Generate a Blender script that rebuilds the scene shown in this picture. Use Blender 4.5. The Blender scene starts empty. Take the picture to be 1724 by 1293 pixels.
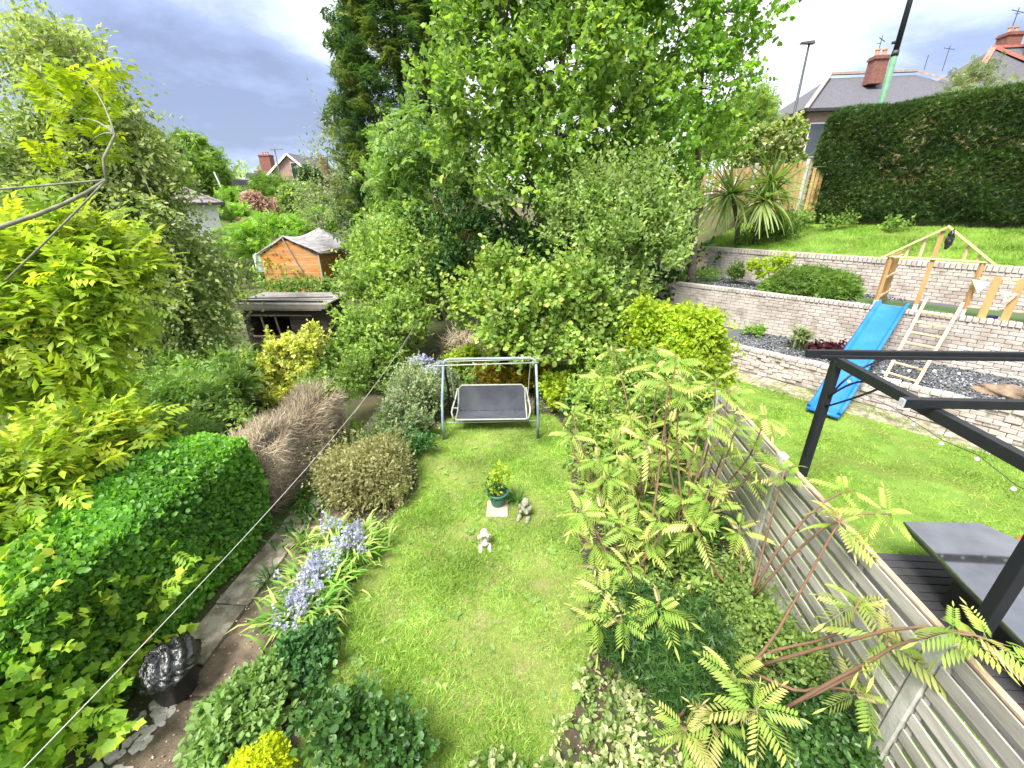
import bpy, bmesh, math, random
import numpy as np
from math import sin, cos, pi, radians
from mathutils import Vector, Matrix
S=bpy.context.scene; COL=S.collection
rnd=random.Random(7); RG=np.random.default_rng(11)
# ---------------------------------------------------------------- camera, sky, sun, exposure
H=4.5; PITCH=radians(23.3); YAW=radians(5.0); ROLL=radians(0.9)
cd=bpy.data.cameras.new('camera'); cam=bpy.data.objects.new('camera',cd); COL.objects.link(cam)
cd.sensor_width=36; cd.lens=36*700/1724; cd.clip_start=.05; cd.clip_end=4000
_f0=Vector((-sin(YAW),cos(YAW),0)); _r0=Vector((cos(YAW),sin(YAW),0)); _up=Vector((0,0,1))
_f=_f0*cos(PITCH)-_up*sin(PITCH); _u0=_f0*sin(PITCH)+_up*cos(PITCH)
_r=_r0*cos(ROLL)-_u0*sin(ROLL); _u=_u0*cos(ROLL)+_r0*sin(ROLL)
cam.matrix_world=Matrix(((_r.x,_u.x,-_f.x,0),(_r.y,_u.y,-_f.y,0),(_r.z,_u.z,-_f.z,H),(0,0,0,1)))
S.camera=cam
S.view_settings.view_transform='Standard'; S.view_settings.look='None'; S.view_settings.gamma=1
S.view_settings.use_curve_mapping=False; S.view_settings.exposure=2.88
SUN_EL=radians(60); SUN_AZ=radians(-145)        # azimuth from +Y, clockwise
sdir=Vector((sin(SUN_AZ)*cos(SUN_EL),cos(SUN_AZ)*cos(SUN_EL),sin(SUN_EL)))
sl=bpy.data.lights.new('sun','SUN'); sl.energy=1.4; sl.angle=radians(22); sl.color=(1,.97,.9)
so=bpy.data.objects.new('sun',sl); COL.objects.link(so); so.rotation_euler=(-sdir).to_track_quat('-Z','Y').to_euler()
W=bpy.data.worlds.new('World'); S.world=W; W.use_nodes=True
def N(nt,t,**k):
    n=nt.nodes.new(t)
    for a,b in k.items():
        if a=='i':
            for q,w in b.items(): n.inputs[q].default_value=w
        else: setattr(n,a,b)
    return n
def sky():
    nt=W.node_tree; nt.nodes.clear(); Lk=nt.links.new
    out=N(nt,'ShaderNodeOutputWorld'); tc=N(nt,'ShaderNodeTexCoord')
    ni=N(nt,'ShaderNodeTexSky',sky_type='NISHITA',sun_disc=False,sun_elevation=SUN_EL,sun_rotation=SUN_AZ)
    b1=N(nt,'ShaderNodeBackground',i={1:.05}); Lk(ni.outputs[0],b1.inputs[0])
    # cloud deck: direction projected on a flat layer, so that clouds crowd towards the horizon
    sep=N(nt,'ShaderNodeSeparateXYZ'); Lk(tc.outputs['Generated'],sep.inputs[0])
    ad=N(nt,'ShaderNodeMath',operation='MAXIMUM',i={1:0.0}); Lk(sep.outputs[2],ad.inputs[0])
    a2=N(nt,'ShaderNodeMath',operation='ADD',i={1:.22}); Lk(ad.outputs[0],a2.inputs[0])
    dx=N(nt,'ShaderNodeMath',operation='DIVIDE'); Lk(sep.outputs[0],dx.inputs[0]); Lk(a2.outputs[0],dx.inputs[1])
    dy=N(nt,'ShaderNodeMath',operation='DIVIDE'); Lk(sep.outputs[1],dy.inputs[0]); Lk(a2.outputs[0],dy.inputs[1])
    cb=N(nt,'ShaderNodeCombineXYZ',i={2:.4}); Lk(dx.outputs[0],cb.inputs[0]); Lk(dy.outputs[0],cb.inputs[1])
    n1=N(nt,'ShaderNodeTexNoise',i={'Scale':.75,'Detail':7,'Roughness':.55,'Distortion':.3}); Lk(cb.outputs[0],n1.inputs['Vector'])
    n2=N(nt,'ShaderNodeTexNoise',i={'Scale':2.3,'Detail':8,'Roughness':.6,'Distortion':.2}); Lk(cb.outputs[0],n2.inputs['Vector'])
    # the thin bright part of the deck is ahead and a little right, the thick blue-grey part to the left
    def dot(v):
        d=N(nt,'ShaderNodeVectorMath',operation='DOT_PRODUCT'); Lk(tc.outputs['Generated'],d.inputs[0]); d.inputs[1].default_value=v; return d.outputs['Value']
    def mr(s,a,b,c,d):
        m=N(nt,'ShaderNodeMapRange',interpolation_type='SMOOTHSTEP',i={1:a,2:b,3:c,4:d}); Lk(s,m.inputs[0]); return m.outputs[0]
    def add(a,b):
        m=N(nt,'ShaderNodeMath',operation='ADD'); Lk(a,m.inputs[0]); Lk(b,m.inputs[1]); return m.outputs[0]
    br=mr(dot(Vector((.02,.90,.36)).normalized()),.84,.97,0,.52)
    lf=mr(dot(Vector((-.50,.85,.16)).normalized()),.90,.995,0,-.36)
    lo=mr(sep.outputs[2],.04,.13,.34,0)
    hi=mr(sep.outputs[2],.20,.34,0,.42)
    g=add(add(add(n1.outputs[0],br),add(lf,lo)),hi)
    sc=N(nt,'ShaderNodeMath',operation='MULTIPLY_ADD',i={1:1.0,2:-.50}); Lk(n2.outputs[0],sc.inputs[0])
    g=add(g,sc.outputs[0])
    cr=N(nt,'ShaderNodeValToRGB'); Lk(g,cr.inputs[0]); e=cr.color_ramp.elements
    e[0].position=.12; e[0].color=(.042,.050,.078,1)
    e[1].position=.86; e[1].color=(.185,.187,.188,1)
    for p,c in ((.40,(.064,.077,.120,1)),(.55,(.098,.112,.158,1)),(.70,(.125,.145,.180,1))):
        q=e.new(p); q.color=c
    b2=N(nt,'ShaderNodeBackground',i={1:1.15}); Lk(cr.outputs[0],b2.inputs[0])
    mx=N(nt,'ShaderNodeMixShader',i={0:.90}); Lk(b1.outputs[0],mx.inputs[1]); Lk(b2.outputs[0],mx.inputs[2]); Lk(mx.outputs[0],out.inputs[0])
sky()
# ---------------------------------------------------------------- materials
def newmat(n):
    m=bpy.data.materials.new(n); m.use_nodes=True; nt=m.node_tree; nt.nodes.clear(); return m,nt
def mat(n,c1,c2=None,sc=6,rough=.8,bump=.3,bs=None,metal=0,c3=None,stretch=None,spec=.4,obj=False,coat=0,det=6,dist=.02,rand=0,t=(.35,.65)):
    m,nt=newmat(n); Lk=nt.links.new; c2=c2 or c1
    o=N(nt,'ShaderNodeOutputMaterial'); p=N(nt,'ShaderNodeBsdfPrincipled',i={'Roughness':rough,'Metallic':metal,'Specular IOR Level':spec,'Coat Weight':coat})
    Lk(p.outputs[0],o.inputs[0])
    if obj: src=N(nt,'ShaderNodeTexCoord').outputs['Object']
    else: src=N(nt,'ShaderNodeNewGeometry').outputs['Position']
    if stretch:
        mp=N(nt,'ShaderNodeMapping'); mp.inputs['Scale'].default_value=stretch; Lk(src,mp.inputs[0]); src=mp.outputs[0]
    a=N(nt,'ShaderNodeTexNoise',i={'Scale':sc,'Detail':det,'Roughness':.6}); Lk(src,a.inputs['Vector'])
    r=N(nt,'ShaderNodeMapRange',i={1:t[0],2:t[1]}); Lk(a.outputs[0],r.inputs[0])
    mx=N(nt,'ShaderNodeMix',data_type='RGBA'); Lk(r.outputs[0],mx.inputs[0]); mx.inputs[6].default_value=(*c1,1); mx.inputs[7].default_value=(*c2,1)
    col=mx.outputs[2]
    if c3:
        b=N(nt,'ShaderNodeTexNoise',i={'Scale':sc*.27,'Detail':4,'Roughness':.55,'Distortion':.6}); Lk(src,b.inputs['Vector'])
        r2=N(nt,'ShaderNodeMapRange',i={1:.5,2:.66}); Lk(b.outputs[0],r2.inputs[0])
        m2=N(nt,'ShaderNodeMix',data_type='RGBA'); Lk(r2.outputs[0],m2.inputs[0]); Lk(col,m2.inputs[6]); m2.inputs[7].default_value=(*c3,1); col=m2.outputs[2]
    if rand:
        oi=N(nt,'ShaderNodeObjectInfo'); hs=N(nt,'ShaderNodeHueSaturation'); rr=N(nt,'ShaderNodeMapRange',i={3:1-rand,4:1+rand}); Lk(oi.outputs['Random'],rr.inputs[0]); Lk(rr.outputs[0],hs.inputs['Value']); Lk(col,hs.inputs['Color']); col=hs.outputs[0]
    Lk(col,p.inputs['Base Color'])
    if bump:
        f=N(nt,'ShaderNodeTexNoise',i={'Scale':bs or sc*5,'Detail':5,'Roughness':.65}); Lk(src,f.inputs['Vector'])
        bp=N(nt,'ShaderNodeBump',i={'Strength':bump,'Distance':dist}); Lk(f.outputs[0],bp.inputs['Height']); Lk(bp.outputs[0],p.inputs['Normal'])
    return m
def leafmat(n,cols,trans=.38,rough=.5,spec=.35,tint=(1.25,1.25,.6)):
    m,nt=newmat(n); Lk=nt.links.new
    o=N(nt,'ShaderNodeOutputMaterial'); p=N(nt,'ShaderNodeBsdfPrincipled',i={'Roughness':rough,'Specular IOR Level':spec})
    at=N(nt,'ShaderNodeAttribute',attribute_name='v'); cr=N(nt,'ShaderNodeValToRGB'); Lk(at.outputs['Fac'],cr.inputs[0])
    e=cr.color_ramp.elements; e[0].color=(*cols[0],1); e[1].color=(*cols[-1],1)
    for k,c in enumerate(cols[1:-1]):
        q=e.new((k+1)/(len(cols)-1)); q.color=(*c,1)
    g=N(nt,'ShaderNodeNewGeometry'); nz=N(nt,'ShaderNodeTexNoise',i={'Scale':1.1,'Detail':3}); Lk(g.outputs['Position'],nz.inputs['Vector'])
    hs=N(nt,'ShaderNodeHueSaturation'); mr=N(nt,'ShaderNodeMapRange',i={1:.3,2:.7,3:.70,4:1.25}); Lk(nz.outputs[0],mr.inputs[0]); Lk(mr.outputs[0],hs.inputs['Value']); Lk(cr.outputs[0],hs.inputs['Color'])
    Lk(hs.outputs[0],p.inputs['Base Color'])
    if trans:
        tr=N(nt,'ShaderNodeBsdfTranslucent'); mu=N(nt,'ShaderNodeMix',data_type='RGBA',blend_type='MULTIPLY',i={0:1}); Lk(hs.outputs[0],mu.inputs[6]); mu.inputs[7].default_value=(*tint,1); Lk(mu.outputs[2],tr.inputs[0])
        ms=N(nt,'ShaderNodeMixShader',i={0:trans}); Lk(p.outputs[0],ms.inputs[1]); Lk(tr.outputs[0],ms.inputs[2]); Lk(ms.outputs[0],o.inputs[0])
    else: Lk(p.outputs[0],o.inputs[0])
    return m
# ---------------------------------------------------------------- mesh helpers
WL={}
class MB:
    def __init__(s): s.v=[];s.f=[]
    def add(s,vs,fs):
        n=len(s.v); s.v+= [tuple(v) for v in vs]; s.f+=[tuple(i+n for i in f) for f in fs]; return s
    def box(s,c,d,rz=0,M=None):
        c=Vector(c); R=M or Matrix.Rotation(rz,3,'Z'); x,y,z=[a/2 for a in d]
        vs=[c+R@Vector(q) for q in ((-x,-y,-z),(x,-y,-z),(x,y,-z),(-x,y,-z),(-x,-y,z),(x,-y,z),(x,y,z),(-x,y,z))]
        return s.add(vs,[(3,2,1,0),(4,5,6,7),(0,1,5,4),(1,2,6,5),(2,3,7,6),(3,0,4,7)])
    def beam(s,a,b,w,h,up=(0,0,1)):
        a=Vector(a);b=Vector(b);x=(b-a).normalized();u=Vector(up); y=u.cross(x)
        if y.length<1e-3: y=Vector((0,1,0)).cross(x)
        y.normalize(); z=x.cross(y); M=Matrix((x,y,z)).transposed()
        return s.box((a+b)/2,((b-a).length,w,h),M=M)
    def tube(s,pts,rs,n=8,cap=True):
        pts=[Vector(p) for p in pts]; rs=rs if hasattr(rs,'__len__') else [rs]*len(pts); base=len(s.v); prev=None
        for i,p in enumerate(pts):
            t=(pts[min(i+1,len(pts)-1)]-pts[max(i-1,0)]); t=t.normalized() if t.length>1e-9 else Vector((0,0,1))
            if prev is None: a=t.cross(Vector((0,0,1))); a=a if a.length>1e-3 else t.cross(Vector((0,1,0)))
            else: a=prev-t*prev.dot(t)
            a.normalize(); prev=a.copy(); b=t.cross(a)
            for k in range(n):
                th=2*pi*k/n; s.v.append(tuple(p+(a*cos(th)+b*sin(th))*rs[i]))
        for i in range(len(pts)-1):
            for k in range(n):
                k2=(k+1)%n; o=base+i*n; s.f.append((o+k,o+k2,o+n+k2,o+n+k))
        if cap: s.f.append(tuple(base+k for k in range(n))[::-1]); s.f.append(tuple(base+(len(pts)-1)*n+k for k in range(n)))
        return s
    def lathe(s,c,prof,n=20,cap=True):
        base=len(s.v); c=Vector(c)
        for r,z in prof:
            for k in range(n):
                th=2*pi*k/n; s.v.append((c.x+r*cos(th),c.y+r*sin(th),c.z+z))
        for i in range(len(prof)-1):
            for k in range(n):
                k2=(k+1)%n; o=base+i*n; s.f.append((o+k,o+k2,o+n+k2,o+n+k))
        if cap: s.f.append(tuple(base+k for k in range(n))[::-1]); s.f.append(tuple(base+(len(prof)-1)*n+k for k in range(n)))
        return s
def meta(o,label=None,cat=None,group=None,kind=None):
    if label:o['label']=label
    if cat:o['category']=cat
    if group:o['group']=group
    if kind:o['kind']=kind
    return o
def R(name,label,cat,loc=(0,0,0),group=None):
    o=bpy.data.objects.new(name,None); COL.objects.link(o); o.location=loc; o.empty_display_size=.1; WL[o.name]=Vector(loc); return meta(o,label,cat,group)
def link(name,me,parent,loc=None):
    o=bpy.data.objects.new(name,me); COL.objects.link(o)
    if parent: o.parent=parent
    if loc is not None: o.location=loc
    WL[o.name]=(WL[parent.name] if parent else Vector())+o.location
    return o
def P(name,mb,m,parent=None,bev=0,smooth=False,kind=None,label=None,cat=None,group=None,origin=None,disp=0):
    off=WL[parent.name] if parent else Vector(origin or (0,0,0))
    me=bpy.data.meshes.new(name); me.from_pydata([tuple(Vector(v)-off) for v in mb.v],[],mb.f)
    if bev:
        bm=bmesh.new(); bm.from_mesh(me); bmesh.ops.bevel(bm,geom=[e for e in bm.edges if e.calc_face_angle(0)>.5],offset=bev,segments=1,affect='EDGES',clamp_overlap=True); bm.to_mesh(me); bm.free()
    me.materials.append(m)
    if smooth: me.polygons.foreach_set('use_smooth',[True]*len(me.polygons))
    o=bpy.data.objects.new(name,me); COL.objects.link(o)
    if parent: o.parent=parent
    else: o.location=off
    WL[o.name]=off.copy(); return meta(o,label,cat,group,kind)
def dup(o,loc=None,label=None,parent=None,rz=None,scale=None):
    c=o.copy(); COL.objects.link(c)
    if parent: c.parent=parent
    if loc is not None: c.location=loc; WL[c.name]=Vector(loc)
    if label: c['label']=label
    if rz is not None: c.rotation_euler=(0,0,rz)
    if scale: c.scale=(scale,)*3
    for k in list(o.children): dup(k,parent=c)
    return c
# ---------------------------------------------------------------- foliage engine
def fan(per,z=0.0):
    n=len(per); return np.array(per,float),np.array([(0,i,i+1) for i in range(1,n-1)])
TP={}
TP['tiny']=(np.array([(0,0,0),(.5,.3,.08),(1,0,0),(.5,-.3,.08)],float),np.array([(0,1,2),(0,2,3)]))
TP['oval']=(np.array([(0,0,0),(.3,.27,.07),(.72,.22,.05),(1,0,-.06),(.72,-.22,.05),(.3,-.27,.07)],float),np.array([(0,2,1),(0,3,2),(0,4,3),(0,5,4)]))
TP['round']=(np.array([(0,0,0),(.2,.36,.1),(.65,.4,.08),(1,0,-.02),(.65,-.4,.08),(.2,-.36,.1)],float),TP['oval'][1])
_m=[(0,0,0),(-.02,.34,-.02),(.2,.33,.05),(.52,.52,-.04),(.64,.3,.04),(1,0,-.10),(.64,-.3,.04),(.52,-.52,-.04),(.2,-.33,.05),(-.02,-.34,-.02)]
TP['maple']=(np.array(_m,float),np.array([(0,i+1,i) for i in range(1,9)]))
def pinn(n,ll,w,droop=.12,tri4=False,arch=.0):
    V=[];F=[]
    def leaf(p,d,L,w):
        d=np.array(d,float); d/=np.linalg.norm(d); s=np.cross(d,(0,0,1)); s/=np.linalg.norm(s); b=len(V); p=np.array(p,float)
        if tri4:
            for a,h,q in ((0,0,0),(.35,1,.0),(.35,-1,.0),(.7,.75,-.08),(.7,-.75,-.08),(1,0,-.22)):
                V.append(p+d*L*a+s*w*h+np.array((0,0,q*L+(.0 if h else .02))))
            F.extend([(b,b+1,b+3),(b,b+3,b+5),(b,b+5,b+4),(b,b+4,b+2)])
        else:
            V.extend([p,p+d*L*.5+s*w+(0,0,.03*L),p+d*L-(0,0,.15*L),p+d*L*.5-s*w+(0,0,.03*L)]); F.extend([(b,b+1,b+2),(b,b+2,b+3)])
    for i in range(n):
        t=.22+.72*i/n; z=-arch*t*t; q=ll*(1-.45*abs(t-.5)*1.2)
        for sgn in (1,-1): leaf((t,0,z),(.42,sgn*1,-droop),q,w)
    leaf((.95,0,-arch*.9),(1,0,-droop-arch),ll,w)
    b=len(V); V.extend([np.array((0,.008,0)),np.array((0,-.008,0)),np.array((.5,.006,-arch*.25)),np.array((.5,-.006,-arch*.25)),np.array((.97,.003,-arch)),np.array((.97,-.003,-arch))]); F.extend([(b,b+2,b+1),(b+1,b+2,b+3),(b+2,b+4,b+3),(b+3,b+4,b+5)])
    return np.array(V,float),np.array(F)
TP['pinn']=pinn(4,.46,.095,.25,arch=.2)
TP['fern']=pinn(7,.26,.05,.1,arch=.3)
_v=[];_f=[]
for k,(a,l) in enumerate(((-55,.6),(-28,.85),(0,1),(28,.85),(55,.6))):
    a=radians(a); b=len(_v); o=.12*k/5
    _v+=[(o,.035,0),(o,-.035,0),(o+cos(a)*l,sin(a)*l,-.18*l)]; _f.append((b,b+2,b+1))
    _v+=[(cos(a)*l*.4,sin(a)*l*.4,0),(cos(a+.7)*l*.8,sin(a+.7)*l*.75,-.1),(cos(a)*l*.6,sin(a)*l*.6,0)]; _f.append((b+3,b+4,b+5))
TP['spray']=(np.array(_v,float),np.array(_f))
TP['sprig']=(np.array([(0,.06,0),(0,-.06,0),(1,0,-.12),(.1,.04,0),(.3,-.04,.03),(.75,.5,-.05),(.1,-.04,0),(.3,.04,.03),(.75,-.5,-.05)],float)*np.array((1,1.1,1)),np.array([(0,1,2),(3,4,5),(6,8,7)]))
TP['strap']=(np.array([(0,.5,0),(0,-.5,0),(.4,.6,.28),(.4,-.6,.28),(.75,.45,.25),(.75,-.45,.25),(1,0,.02)],float)*np.array((1,.07,1)),np.array([(0,2,1),(1,2,3),(2,4,3),(3,4,5),(4,6,5)]))
TP['blade']=(np.array([(0,.06,0),(0,-.06,0),(1,0,0.12)],float),np.array([(0,2,1)]))
TP['twig']=(np.array([(0,.02,0),(0,-.02,0),(.5,.015,.08),(.5,-.015,.08),(1,0,.0)],float),np.array([(0,2,1),(1,2,3),(2,4,3)]))
TP['dot']=(np.array([(0,0,0),(.5,.5,.2),(1,0,0),(.5,-.5,.2),(.5,0,-.35)],float),np.array([(0,1,2),(0,2,3),(0,4,2)]))
def unit(a): return a/np.maximum(np.linalg.norm(a,axis=-1,keepdims=True),1e-9)
def inst(tp,pos,ax,nrm,size,val):
    V,F=TP[tp]; n=len(pos); x=unit(ax); y=unit(np.cross(nrm,x)); z=np.cross(x,y)
    B=np.stack([x,y,z],1)*np.asarray(size).reshape(-1,1,1)      # n,3,3 rows
    vs=np.einsum('kj,njc->nkc',V,B)+pos[:,None,:]
    k=len(V); fs=(F[None]+(np.arange(n)*k)[:,None,None]).reshape(-1,3)
    return vs.reshape(-1,3),fs,np.repeat(val,k)
def fmesh(name,chunks,m,parent=None,kind=None,label=None,cat=None,group=None):
    off=np.array(WL[parent.name]) if parent else np.zeros(3)
    vs=[];fs=[];va=[];o=0
    for a,b,c in chunks: vs.append(a);fs.append(b+o);va.append(c);o+=len(a)
    vs=np.concatenate(vs)-off;fs=np.concatenate(fs);va=np.concatenate(va)
    me=bpy.data.meshes.new(name); me.vertices.add(len(vs)); me.vertices.foreach_set('co',vs.astype(np.float32).ravel())
    me.loops.add(len(fs)*3); me.loops.foreach_set('vertex_index',fs.astype(np.int32).ravel())
    me.polygons.add(len(fs)); me.polygons.foreach_set('loop_start',np.arange(0,len(fs)*3,3,dtype=np.int32)); me.polygons.foreach_set('loop_total',np.full(len(fs),3,dtype=np.int32))
    at=me.attributes.new('v','FLOAT','POINT'); at.data.foreach_set('value',va.astype(np.float32)); me.update(calc_edges=True)
    me.materials.append(m); o=bpy.data.objects.new(name,me); COL.objects.link(o)
    if parent:o.parent=parent
    WL[o.name]=Vector(off); return meta(o,label,cat,group,kind)
def lump(d,seed,k=2.2):
    s=seed*1.7
    return (np.sin(d[:,0]*k*2.1+s)+np.sin(d[:,1]*k*2.7+s*2.3)+np.sin(d[:,2]*k*2.4+s*.7)+np.sin((d[:,0]+d[:,2])*k*4.1+s*3.1)*.6)/3.6
def twigs(lobes,n,seed,shell=.55,rough=.22,low=-.75,zmin=.03):
    rg=np.random.default_rng(seed); lb=np.array([l[:6] for l in lobes],float); w=(lb[:,3]*lb[:,4]*lb[:,5])**(2/3); w/=w.sum()
    idx=rg.choice(len(lb),n,p=w); d=unit(rg.normal(size=(n,3))); d[:,2]=np.where(d[:,2]<low,-d[:,2],d[:,2])
    rad=(shell**3+(1-shell**3)*rg.random(n))**(1/3); l=lb[idx]
    p0=l[:,:3]+d*rad[:,None]*l[:,3:6]
    p=l[:,:3]+d*(rad*(1+rough*lump(p0*1.0,seed)+rg.normal(size=n)*.05))[:,None]*l[:,3:6]
    keep=p[:,2]>zmin
    keep&=lump(p*3.1,seed+5)>-.42
    for i,q in enumerate(lb):      # drop what sits deep inside a neighbour
        r=(((p-q[:3])/q[3:6])**2).sum(1); keep&=~((r<.35)&(idx!=i))
    return p[keep],unit(d[keep]/l[keep][:,3:6]*l[keep][:,4:5]),rg
def leaves(lobes,tp,size,ntw,per,tl,seed,out=.7,up=.35,jit=.5,shell=.55,rough=.26,sv=.42,ang=.9,droop=0,bias=0,zmin=.03,nup=.6,low=-.75):
    """leaves strung on short twigs that spring from the crown's lobes"""
    p,d,rg=twigs(lobes,ntw,seed,shell,rough,low,zmin); n=len(p)
    td=unit(d*out+np.array((0,0,up))+rg.normal(size=(n,3))*jit*.6); L=tl*(.6+.8*rg.random(n))
    u=np.tile((np.arange(per)+.5)/per,(n,1))+rg.normal(size=(n,per))*.04
    pos=p[:,None]+td[:,None]*(u*L[:,None])[...,None]
    pos[...,2]-=droop*(u*L[:,None])**2/ max(tl,.01)
    pos=pos.reshape(-1,3)+rg.normal(size=(n*per,3))*size*.18; T=np.repeat(td,per,0); D=np.repeat(d,per,0)
    T=T-np.array((0,0,1))*droop*.8
    ax=unit(T*.6+rg.normal(size=T.shape)*ang*.62); nr=unit(np.array((0,0,1))*nup+D*.4+rg.normal(size=T.shape)*.42)
    sz=size*(1-sv+2*sv*rg.random(len(pos))); tw=np.repeat(rg.random(n),per)
    val=np.clip(.5*tw+.5*rg.random(len(pos))+bias,0,1)
    k=pos[:,2]>zmin
    return inst(tp,pos[k],ax[k],nr[k],sz[k],val[k]), (p,td,L)
def bez(a,b,c,n=6):
    a,b,c=Vector(a),Vector(b),Vector(c); return [a*(1-t)**2+b*2*t*(1-t)+c*t*t for t in [i/(n-1) for i in range(n)]]
def limbs(base,lobes,r0,mainz=None,seed=1,ntw=40,tips=None,lean=(0,0)):
    rg=random.Random(seed); mb=MB(); b=Vector(base); cx=sum(l[0] for l in lobes)/len(lobes); cy=sum(l[1] for l in lobes)/len(lobes); tz=max(l[2] for l in lobes)
    top=Vector((cx,cy,tz)); mid=(b+top)/2+Vector((rg.uniform(-.2,.2)+lean[0],rg.uniform(-.2,.2)+lean[1],0)); tr=bez(b,mid,top,9)
    mb.tube(tr,[r0*(1-.85*i/8)*(1.25 if i==0 else 1) for i in range(9)],8)
    ends=[]
    for l in lobes:
        c=Vector(l[:3]); k=min(range(1,8),key=lambda i:abs((tr[i]-c).length-.9*(c.z-tr[i].z if c.z>tr[i].z else 9)) ); s=tr[k]
        q=bez(s,(s+c)/2+Vector((rg.uniform(-.2,.2),rg.uniform(-.2,.2),-.12*(c-s).length)),c,6); rr=r0*.42*(1-.07*k)
        mb.tube(q,[rr*(1-.75*i/5) for i in range(6)],6); ends.append((q,rr))
    if tips is not None and len(tips):
        P_=np.array([q[-1] for q,_ in ends]+[q[3] for q,_ in ends]); 
        for _ in range(ntw):
            t=tips[rg.randrange(len(tips))]; j=int(((P_-t)**2).sum(1).argmin()); s=Vector(P_[j]); e=Vector(t)
            m=(s+e)/2+Vector((rg.uniform(-.1,.1),rg.uniform(-.1,.1),-.05)); mb.tube(bez(s,m,e,4),[r0*.1,r0*.08,r0*.05,r0*.025],4,False)
    return mb
M={}
M['bark']=mat('bark',(.10,.085,.065),(.20,.17,.13),8,.9,.5,30)
M['bark_d']=mat('dark_bark',(.05,.04,.03),(.10,.085,.06),9,.9,.5,30)
M['bark_g']=mat('green_grey_bark',(.13,.14,.09),(.24,.24,.17),9,.85,.4,30)
M['bark_r']=mat('sumac_bark',(.22,.11,.07),(.15,.10,.06),12,.8,.3,40)
def plant(name,label,cat,lobes,lm,specs,base=None,r0=0,bark='bark',seed=1,ntw=40,fname='foliage',group=None,lean=(0,0),extra=None):
    """specs: list of keyword dicts for leaves()"""
    if base is None: base=(sum(l[0] for l in lobes)/len(lobes),sum(l[1] for l in lobes)/len(lobes),max(0,min(l[2]-l[5] for l in lobes)))
    root=R(name,label,cat,base,group); ch=[];tips=None
    if specs[0].get('rough',.22)>.13 and fname!='x' and specs[0].get('shell',.55)<.75 and len(lobes)<30:
        rr=random.Random(seed*3+1); sat=[]
        for l in lobes:
            for _ in range(3):
                a=rr.uniform(0,6.28); e=rr.uniform(-.2,1.2); k=rr.uniform(.38,.55); g=rr.uniform(.8,1.0); sat.append([l[0]+l[3]*cos(a)*cos(e)*g,l[1]+l[4]*sin(a)*cos(e)*g,l[2]+l[5]*sin(e)*g,l[3]*k,l[4]*k,l[5]*k])
        nl=lobes; lobes=[[*l[:3],l[3]*.88,l[4]*.88,l[5]*.88] for l in lobes]+sat
    else: nl=lobes
    tl=max(q['tl'] for q in specs)*.55; lobes=[[*l[:3]]+[max(r*.6,r-tl) for r in l[3:6]] for l in lobes]
    q=dict(specs[0]); 
    if name!='birch_tree' and q['tp'] not in('twig','dot','pinn','spray') and q.get('rough',1)>.1: q.update(ntw=max(6,int(q['ntw']*.09)),per=int(q['per']*1.7),tl=q['tl']*2.1,shell=.85,up=q.get('up',.35)+.5 if q.get('droop',0)==0 else q['up'],low=-.2); specs=list(specs)+[q]
    for i,s in enumerate(specs):
        if s['ntw']*s['per']>4000: s=dict(s,ntw=int(s['ntw']*.69),size=s['size']*1.13)
        if s['tp'] in('oval','round','maple') and s['ntw']>500: s=dict(s,ntw=int(s['ntw']*.62),per=int(s['per']*1.6),tl=s['tl']*1.12)
        c,(p,td,L)=leaves(lobes,seed=seed*10+i,**s); ch.append(c)
        if i==0: tips=p+td*L[:,None]*.5
    fmesh(fname,ch,M[lm],root)
    if r0: P('trunk' if cat=='tree' else 'stems',limbs(base,nl,r0,seed=seed,ntw=ntw,tips=tips,lean=lean),M[bark],root,smooth=True)
    if extra: extra(root)
    return root
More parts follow.
